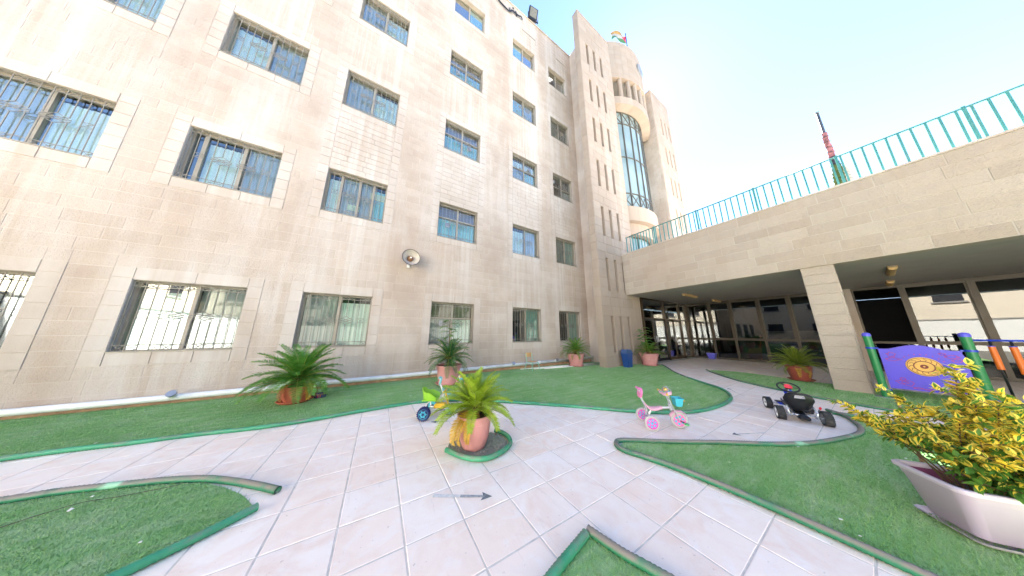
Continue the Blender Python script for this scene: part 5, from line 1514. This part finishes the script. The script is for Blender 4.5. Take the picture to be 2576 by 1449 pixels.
m = MB(); m.add([(.40,-.04,.17),(.40,.04,.17),(-.02,.055,.10),(-.02,-.055,.10),(.40,-.04,.10),(.40,.04,.10),(-.02,.055,.05),(-.02,-.055,.05)], [(0,1,2,3),(7,6,5,4),(0,3,7,4),(1,5,6,2),(0,4,5,1)]); m.rbox(-.10,.0,-.06,.06,.045,.115,.02); m.build('chain_guard', M['black'], kt)
# seat shell with an oval hole in the back
m = MB(); rows = []; nj = 12; ni = 17
prof = [(.30,.185,.13),(.24,.165,.15),(.14,.155,.155),(.05,.165,.155),(.0,.20,.155),(-.03,.26,.165),(-.048,.32,.165),(-.060,.365,.158),(-.068,.40,.145),(-.074,.425,.12),(-.078,.44,.085),(-.078,.448,.04)]
for off in (0,.012):
    b_ = len(m.v)
    for j, (x, z, hw) in enumerate(prof):
        for i in range(ni):
            u = 2*i/(ni-1)-1; lift = .10*abs(u)**3*(1 if j < 5 else max(0,(7-j)/3)); fwd = .055*abs(u)**2.5*(1 if j >= 3 else .3)
            m.v.append((x+fwd-off*.6, u*hw, z+lift-off*.8))
    for j in range(nj-1):
        for i in range(ni-1):
            if j in (7,8) and 5 <= i <= 10: continue
            m.face([b_+j*ni+i, b_+j*ni+i+1, b_+(j+1)*ni+i+1, b_+(j+1)*ni+i])
o = m.build('seat', M['black'], kt); smooth_by_angle(o, 50)
m = MB(); m.tube([(.62,0,.12),(.40,0,.44)], .013, 8); m.build('steering_column', M['grey_metal'], kt, smooth=True)
T = TR((.385,0,.46), (0,radians(-28),0))
m = MB(); m.tube([T @ Vector((.125*cos(q),.125*sin(q),0)) for q in [2*pi*i/36 for i in range(36)]], .0125, 8, closed=True)
for q in (0, 2.1, 4.2): m.bar(T @ Vector((0,0,-.01)), T @ Vector((.12*cos(q+.5),.12*sin(q+.5),0)), .03, .010)
m.lathe([(0,-.02),(.04,-.018),(.045,.0),(0,.004)], 16, T); sw = m.build('steering_wheel', M['black'], kt); smooth_by_angle(sw, 50)
m = MB(); m.prism([(.055,-.02),(.055,.02),(.02,.045),(-.03,.045),(-.045,.0),(-.03,-.045),(.02,-.045)], .004, .020, T); m.build('horn_pad', M['redp'], sw)
m = MB(); m.prism([(-.055,0),(.055,0),(.045,.10),(.03,.16),(.05,.25),(-.05,.25),(-.03,.16),(-.045,.10)], -.02, .02, TR((.58,0,.14),(radians(90),0,radians(90))) @ TR(rot=(radians(-30),0,0))); m.rbox(.56,.68,-.13,.13,.11,.16,.03); m.rbox(.44,.50,-.06,.06,.36,.41,.02); m.build('front_fairing', M['bluep'], kt)
for s_ in (-1,1):
    m = MB(); m.tube([(.42,s_*.05,.12),(.46,s_*.10,.12+s_*.05)], .009, 6); m.rbox(.42,.50,s_*.14-.045,s_*.14+.045,.13+s_*.05,.15+s_*.05,.008); m.build('pedal', M['black'], kt)
m = MB(); m.tube([(.05,-.17,.15),(-.02,-.19,.24)], .009, 6); lv = m.build('brake_lever', M['grey_metal'], kt)
m = MB(); m.tube([(-.015,-.189,.235),(-.03,-.195,.262)], .013, 8); m.build('lever_grip', M['redp'], lv)

# ================================================================== play panel with posts
M['postgreen'] = plain('green_post_paint', (.022,.21,.065), .35, var=.1, dirt=((.02,.12,.05),.4)); M['violet'] = plain('violet_panel', (.085,.06,.58), .4, var=.08, scale=3); M['violetcap'] = plain('violet_blue_cap', (.10,.10,.62), .35)
M['discy'] = plain('ochre_disc', (.72,.42,.09), .45); M['maroon'] = plain('maroon_line', (.16,.025,.02), .5); M['redline'] = plain('engraved_red_line', (.48,.05,.17), .6)
pp = thing('play_panel', 'violet play panel with ochre dial and orange rods between green posts', 'play panel', (9.85,0,.012))
for y in (.085, -.93, -2.0):
    m = MB(); m.tube([(0,y,0),(0,y,1.34)], .056, 18); p = m.build('post', M['postgreen'], pp, smooth=False); smooth_by_angle(p, 40)
    m = MB(); m.lathe([(.061,1.325),(.061,1.37),(.048,1.395),(.02,1.408),(0,1.41)], 18, TR((0,y,0))); m.build('post_cap', M['violetcap'], p, smooth=True)
    for z in ((1.06,.17) if y > -1.5 else (1.25,)):
        m = MB(); m.lathe([(.057,z-.02),(.066,z-.018),(.066,z+.018),(.057,z+.02)], 18, TR((0,y,0))); m.rbox(-.02,.02,y-.095 if y > 0 else y+.06,y-.06 if y > 0 else y+.095,z-.015,z+.015,.004); m.build('clamp', M['bluep'], p)
    m = MB(); m.rbox(-.14,.14,y-.14,y+.14,-.008,.008,.003); m.build('base_plate', M['grey_metal'], p)
poly = [(.0,.21),(.0,1.05)] + [(-.88*i/14, 1.05+.095*sin(pi*min(1,max(0,(i/14-.12)/.72)))**1.3) for i in range(1,14)] + [(-.855,1.05),(-.845,1.0),(-.86,.93),(-.855,.21)]
TP_ = TR((0,0,0),(pi/2,0,pi/2))
m = MB(); m.prism(poly, -.012, .012, TP_); pn = m.build('panel', M['violet'], pp)
FX = -.0135
def disc_ring(r0, r1, y, z, x, mat, name):
    m = MB(); n = 40
    m.add([(x,y+r*cos(q),z+r*sin(q)) for q in [2*pi*i/n for i in range(n)] for r in (r0,r1)], [(2*i,2*i+1,(2*i+3)%(2*n),(2*i+2)%(2*n)) for i in range(n)]); m.build(name, mat, pn)
m = MB(); m.lathe([(0,-.018),(.185,-.018),(.19,-.012)], 40, TR((FX+.008,-.44,.71)), 'X'); m.build('dial', M['discy'], pn)
cx0 = FX-.013
disc_ring(.168,.176,-.44,.71,cx0,M['maroon'],'dial_ring'); disc_ring(.098,.112,-.44,.71,cx0,M['maroon'],'dial_ring'); disc_ring(.0,.042,-.44,.71,cx0,M['maroon'],'dial_centre'); disc_ring(.0,.012,-.44,.71,cx0-.001,M['discy'],'dial_centre')
m = MB()
for i in range(14):
    q = 2*pi*i/14; pts = [(cx0, -.44+r*cos(q+.12*sin((r-.11)*90)), .71+r*sin(q+.12*sin((r-.11)*90))) for r in (.114,.125,.137,.149,.16)]
    m.tube(pts, .0032, 4)
m.build('dial_rays', M['maroon'], pn)
def doodle(pts, r=.0035, T=None):
    m = MB(); m.tube([(FX, y, z) for y, z in pts], r, 5, closed=False); m.build('engraved_line', M['redline'], pn)
def blob(y, z, ry, rz, wob, k):
    doodle([(y+ry*cos(q)*(1+wob*sin(k*q)), z+rz*sin(q)*(1+wob*cos(k*q))) for q in [2*pi*i/40 for i in range(41)]])
blob(-.13,.93,.045,.045,.25,5); blob(-.13,.83,.07,.03,.3,7); blob(-.09,.94,.012,.012,.1,3); doodle([(-.15,.885),(-.15,.85)]); doodle([(-.11,.885),(-.11,.85)])
blob(-.17,.42,.03,.03,.3,6); blob(-.15,.36,.06,.035,.3,4); blob(-.21,.34,.06,.05,.15,3)
blob(-.66,.98,.03,.02,.3,5); blob(-.74,.93,.06,.03,.3,9); blob(-.78,.86,.05,.025,.3,6)
blob(-.30,.26,.045,.012,.3,7); blob(-.40,.25,.04,.010,.3,6)
rg = random.Random(9)
for i in range(9):                                  # arched line of worn engraved letters
    q = radians(150-15*i); y, z = -.44-.235*cos(q)*-1 if False else -.44+.24*cos(q), .71+.25*sin(q)
    doodle([(y+rg.uniform(-.012,.012), z+rg.uniform(-.012,.012)) for _ in range(5)], .003)
for z in (1.262,.20):
    m = MB(); m.tube([(0,-.93,z),(0,-2.0,z)], .018, 8); m.build('cross_bar', M['bluep'], pp, smooth=True)
for k, y in enumerate((-1.115,-1.28,-1.445,-1.61,-1.775)):
    m = MB(); m.tube([(0,y,.19),(0,y,1.26)], .014, 8); rd = m.build('rod', M['black'], pp, smooth=True)
    d = .0 if k % 2 == 0 else -.06
    m = MB(); m.tube([(0,y,.74+d),(0,y,1.15)], .033, 14); m.build('orange_sleeve', M['orange'], rd, smooth=False)
    m = MB(); m.tube([(0,y,1.15),(0,y,1.165)], .036, 14); m.build('collar', M['bluep'], rd)

# ================================================================== across the yard, seen in the panes
M['cream'] = plain('cream_render', (.76,.67,.54), .9, var=.05, scale=.6); M['cream2'] = plain('grey_render', (.40,.37,.31), .9, var=.05, scale=.6); M['roofred'] = plain('red_roof', (.40,.10,.06), .8)
def block(name, label, x0, x1, y0, y1, h, face, mat, storeys, nwin):
    t = thing(name, label, 'building', ((x0+x1)/2,(y0+y1)/2,0)); hx, hy = (x1-x0)/2, (y1-y0)/2
    m = MB(); m.box(-hx,hx,-hy,hy,0,h); m.build('wall', mat, t)
    m = MB(); m.box(-hx-.1,hx+.1,-hy-.1,hy+.1,h+.002,h+.5); m.build('parapet', mat, t)
    m = MB(); m.box(-hx-.09,hx+.09,-hy-.09,hy+.09,h+.501,h+.52); m.build('roof', M['rubber'], t)  # dark sheet added so the unseen roof throws less light upward
    for s_ in range(storeys):
        z = 1.4+3.2*s_
        for k in range(nwin):
            f = (k+.5)/nwin*2-1
            m = MB()
            if face == 'X': y = f*hy; m.box(hx-.1,hx+.03,y-.7,y+.7,z,z+1.3)
            else: x = f*hx; m.box(x-.7,x+.7,hy-.1,hy+.03,z,z+1.3)
            wn_ = m.build('window', M['room'], t)
            m = MB()
            if face == 'X': m.box(hx+.032,hx+.12,y-.85,y+.85,z-.14,z-.02)
            else: m.box(x-.85,x+.85,hy+.032,hy+.12,z-.14,z-.02)
            m.build('sill', M['plaster'], wn_)
    return t
block('apartment_block', 'tall cream apartment block across the yard reflected in the entrance glazing', -30, -16, -26, 13, 9.2, 'X', M['cream'], 3, 10)
block('apartment_block', 'pale rendered block behind the yard wall reflected in the ground floor panes', -15, 22, -36, -18.5, 10, 'Y', M['cream2'], 2, 11)
wl = thing('yard_wall', 'white rendered yard wall with painted murals opposite the school', 'wall', (-2,-14.5,0))
m = MB(); m.box(-17,30,-.15,.15,0,2.1); m.build('wall_body', plain('painted_yard_wall', (.48,.46,.42), .8, var=.1, scale=.8), wl)
for k, (x, mt) in enumerate(((-12,'fl_red'),(-9.5,'yellowp'),(-7,'leafgreen'),(3,'leafgreen'))):
    m = MB(); m.lathe([(0,.155),(.28,.153),(.28,.151)], 20, TR((x,0,1.1)), 'Y'); m.build('mural', M[mt], wl)
w2 = thing('bounce_wall', 'white side wall added out of view to bounce light onto the facade foot', 'wall', (-10.5,-4.5,0))  # unseen wall, added to bounce sunlight onto the lower left facade
m = MB(); m.box(-.12,.12,-11.2,7,0,2.6); m.build('wall_body', M['white'], w2)
m = MB(); m.box(-.18,.18,-11.2,7,2.602,2.68); m.build('coping', M['plaster'], w2)

def street_tree(x, y, h, label, seed):
    t = thing('street_tree', label, 'tree', (x,y,0), group='trees behind the yard wall'); rg = random.Random(seed)
    m = MB(); m.tube(catmull([(0,0,0),(.1,.05,h*.3),(-.05,.1,h*.6),(.05,0,h*.85)],.3), [.16-.12*i/12 for i in range(40)][:len(catmull([(0,0,0),(.1,.05,h*.3),(-.05,.1,h*.6),(.05,0,h*.85)],.3))], 7)
    for k in range(6):
        a = k*1.05; m.tube([(0,0,h*.4),(1.0*cos(a),1.0*sin(a),h*.7)], .04, 5)
    m.build('trunk', LM['stem'], t)
    m = MB(); cl = [(rg.uniform(-1.3,1.3), rg.uniform(-1.3,1.3), h*rg.uniform(.5,.95), rg.uniform(.45,.8)) for _ in range(16)]
    for cx_, cy_, cz_, cr in cl:
        for _ in range(110):
            d = Vector((rg.gauss(0,1),rg.gauss(0,1),rg.gauss(0,1))).normalized()*cr*rg.random()**.4; p = Vector((cx_,cy_,cz_))+d
            u = Vector((rg.gauss(0,1),rg.gauss(0,1),rg.gauss(0,1))).normalized(); v = u.orthogonal().normalized(); m.rnd = rg.random()
            m.add([p-u*.11, p+v*.05, p+u*.11, p-v*.05], [(0,1,2,3)])
    m.build('crown', LM['dark'], t, fix=False)
for k, (x, y, h) in enumerate(((-9,-16.2,5.5),(-4.5,-16.6,6.5),(.5,-16.3,5.2),(5.5,-16.8,6.8),(10.5,-16.5,5.6))):
    street_tree(x, y, h, ('leafy tree behind the yard wall, farthest left','tall leafy tree behind the left half of the yard wall','small leafy tree behind the middle of the yard wall','tallest leafy tree behind the yard wall','leafy tree behind the right end of the yard wall')[k], k+60)
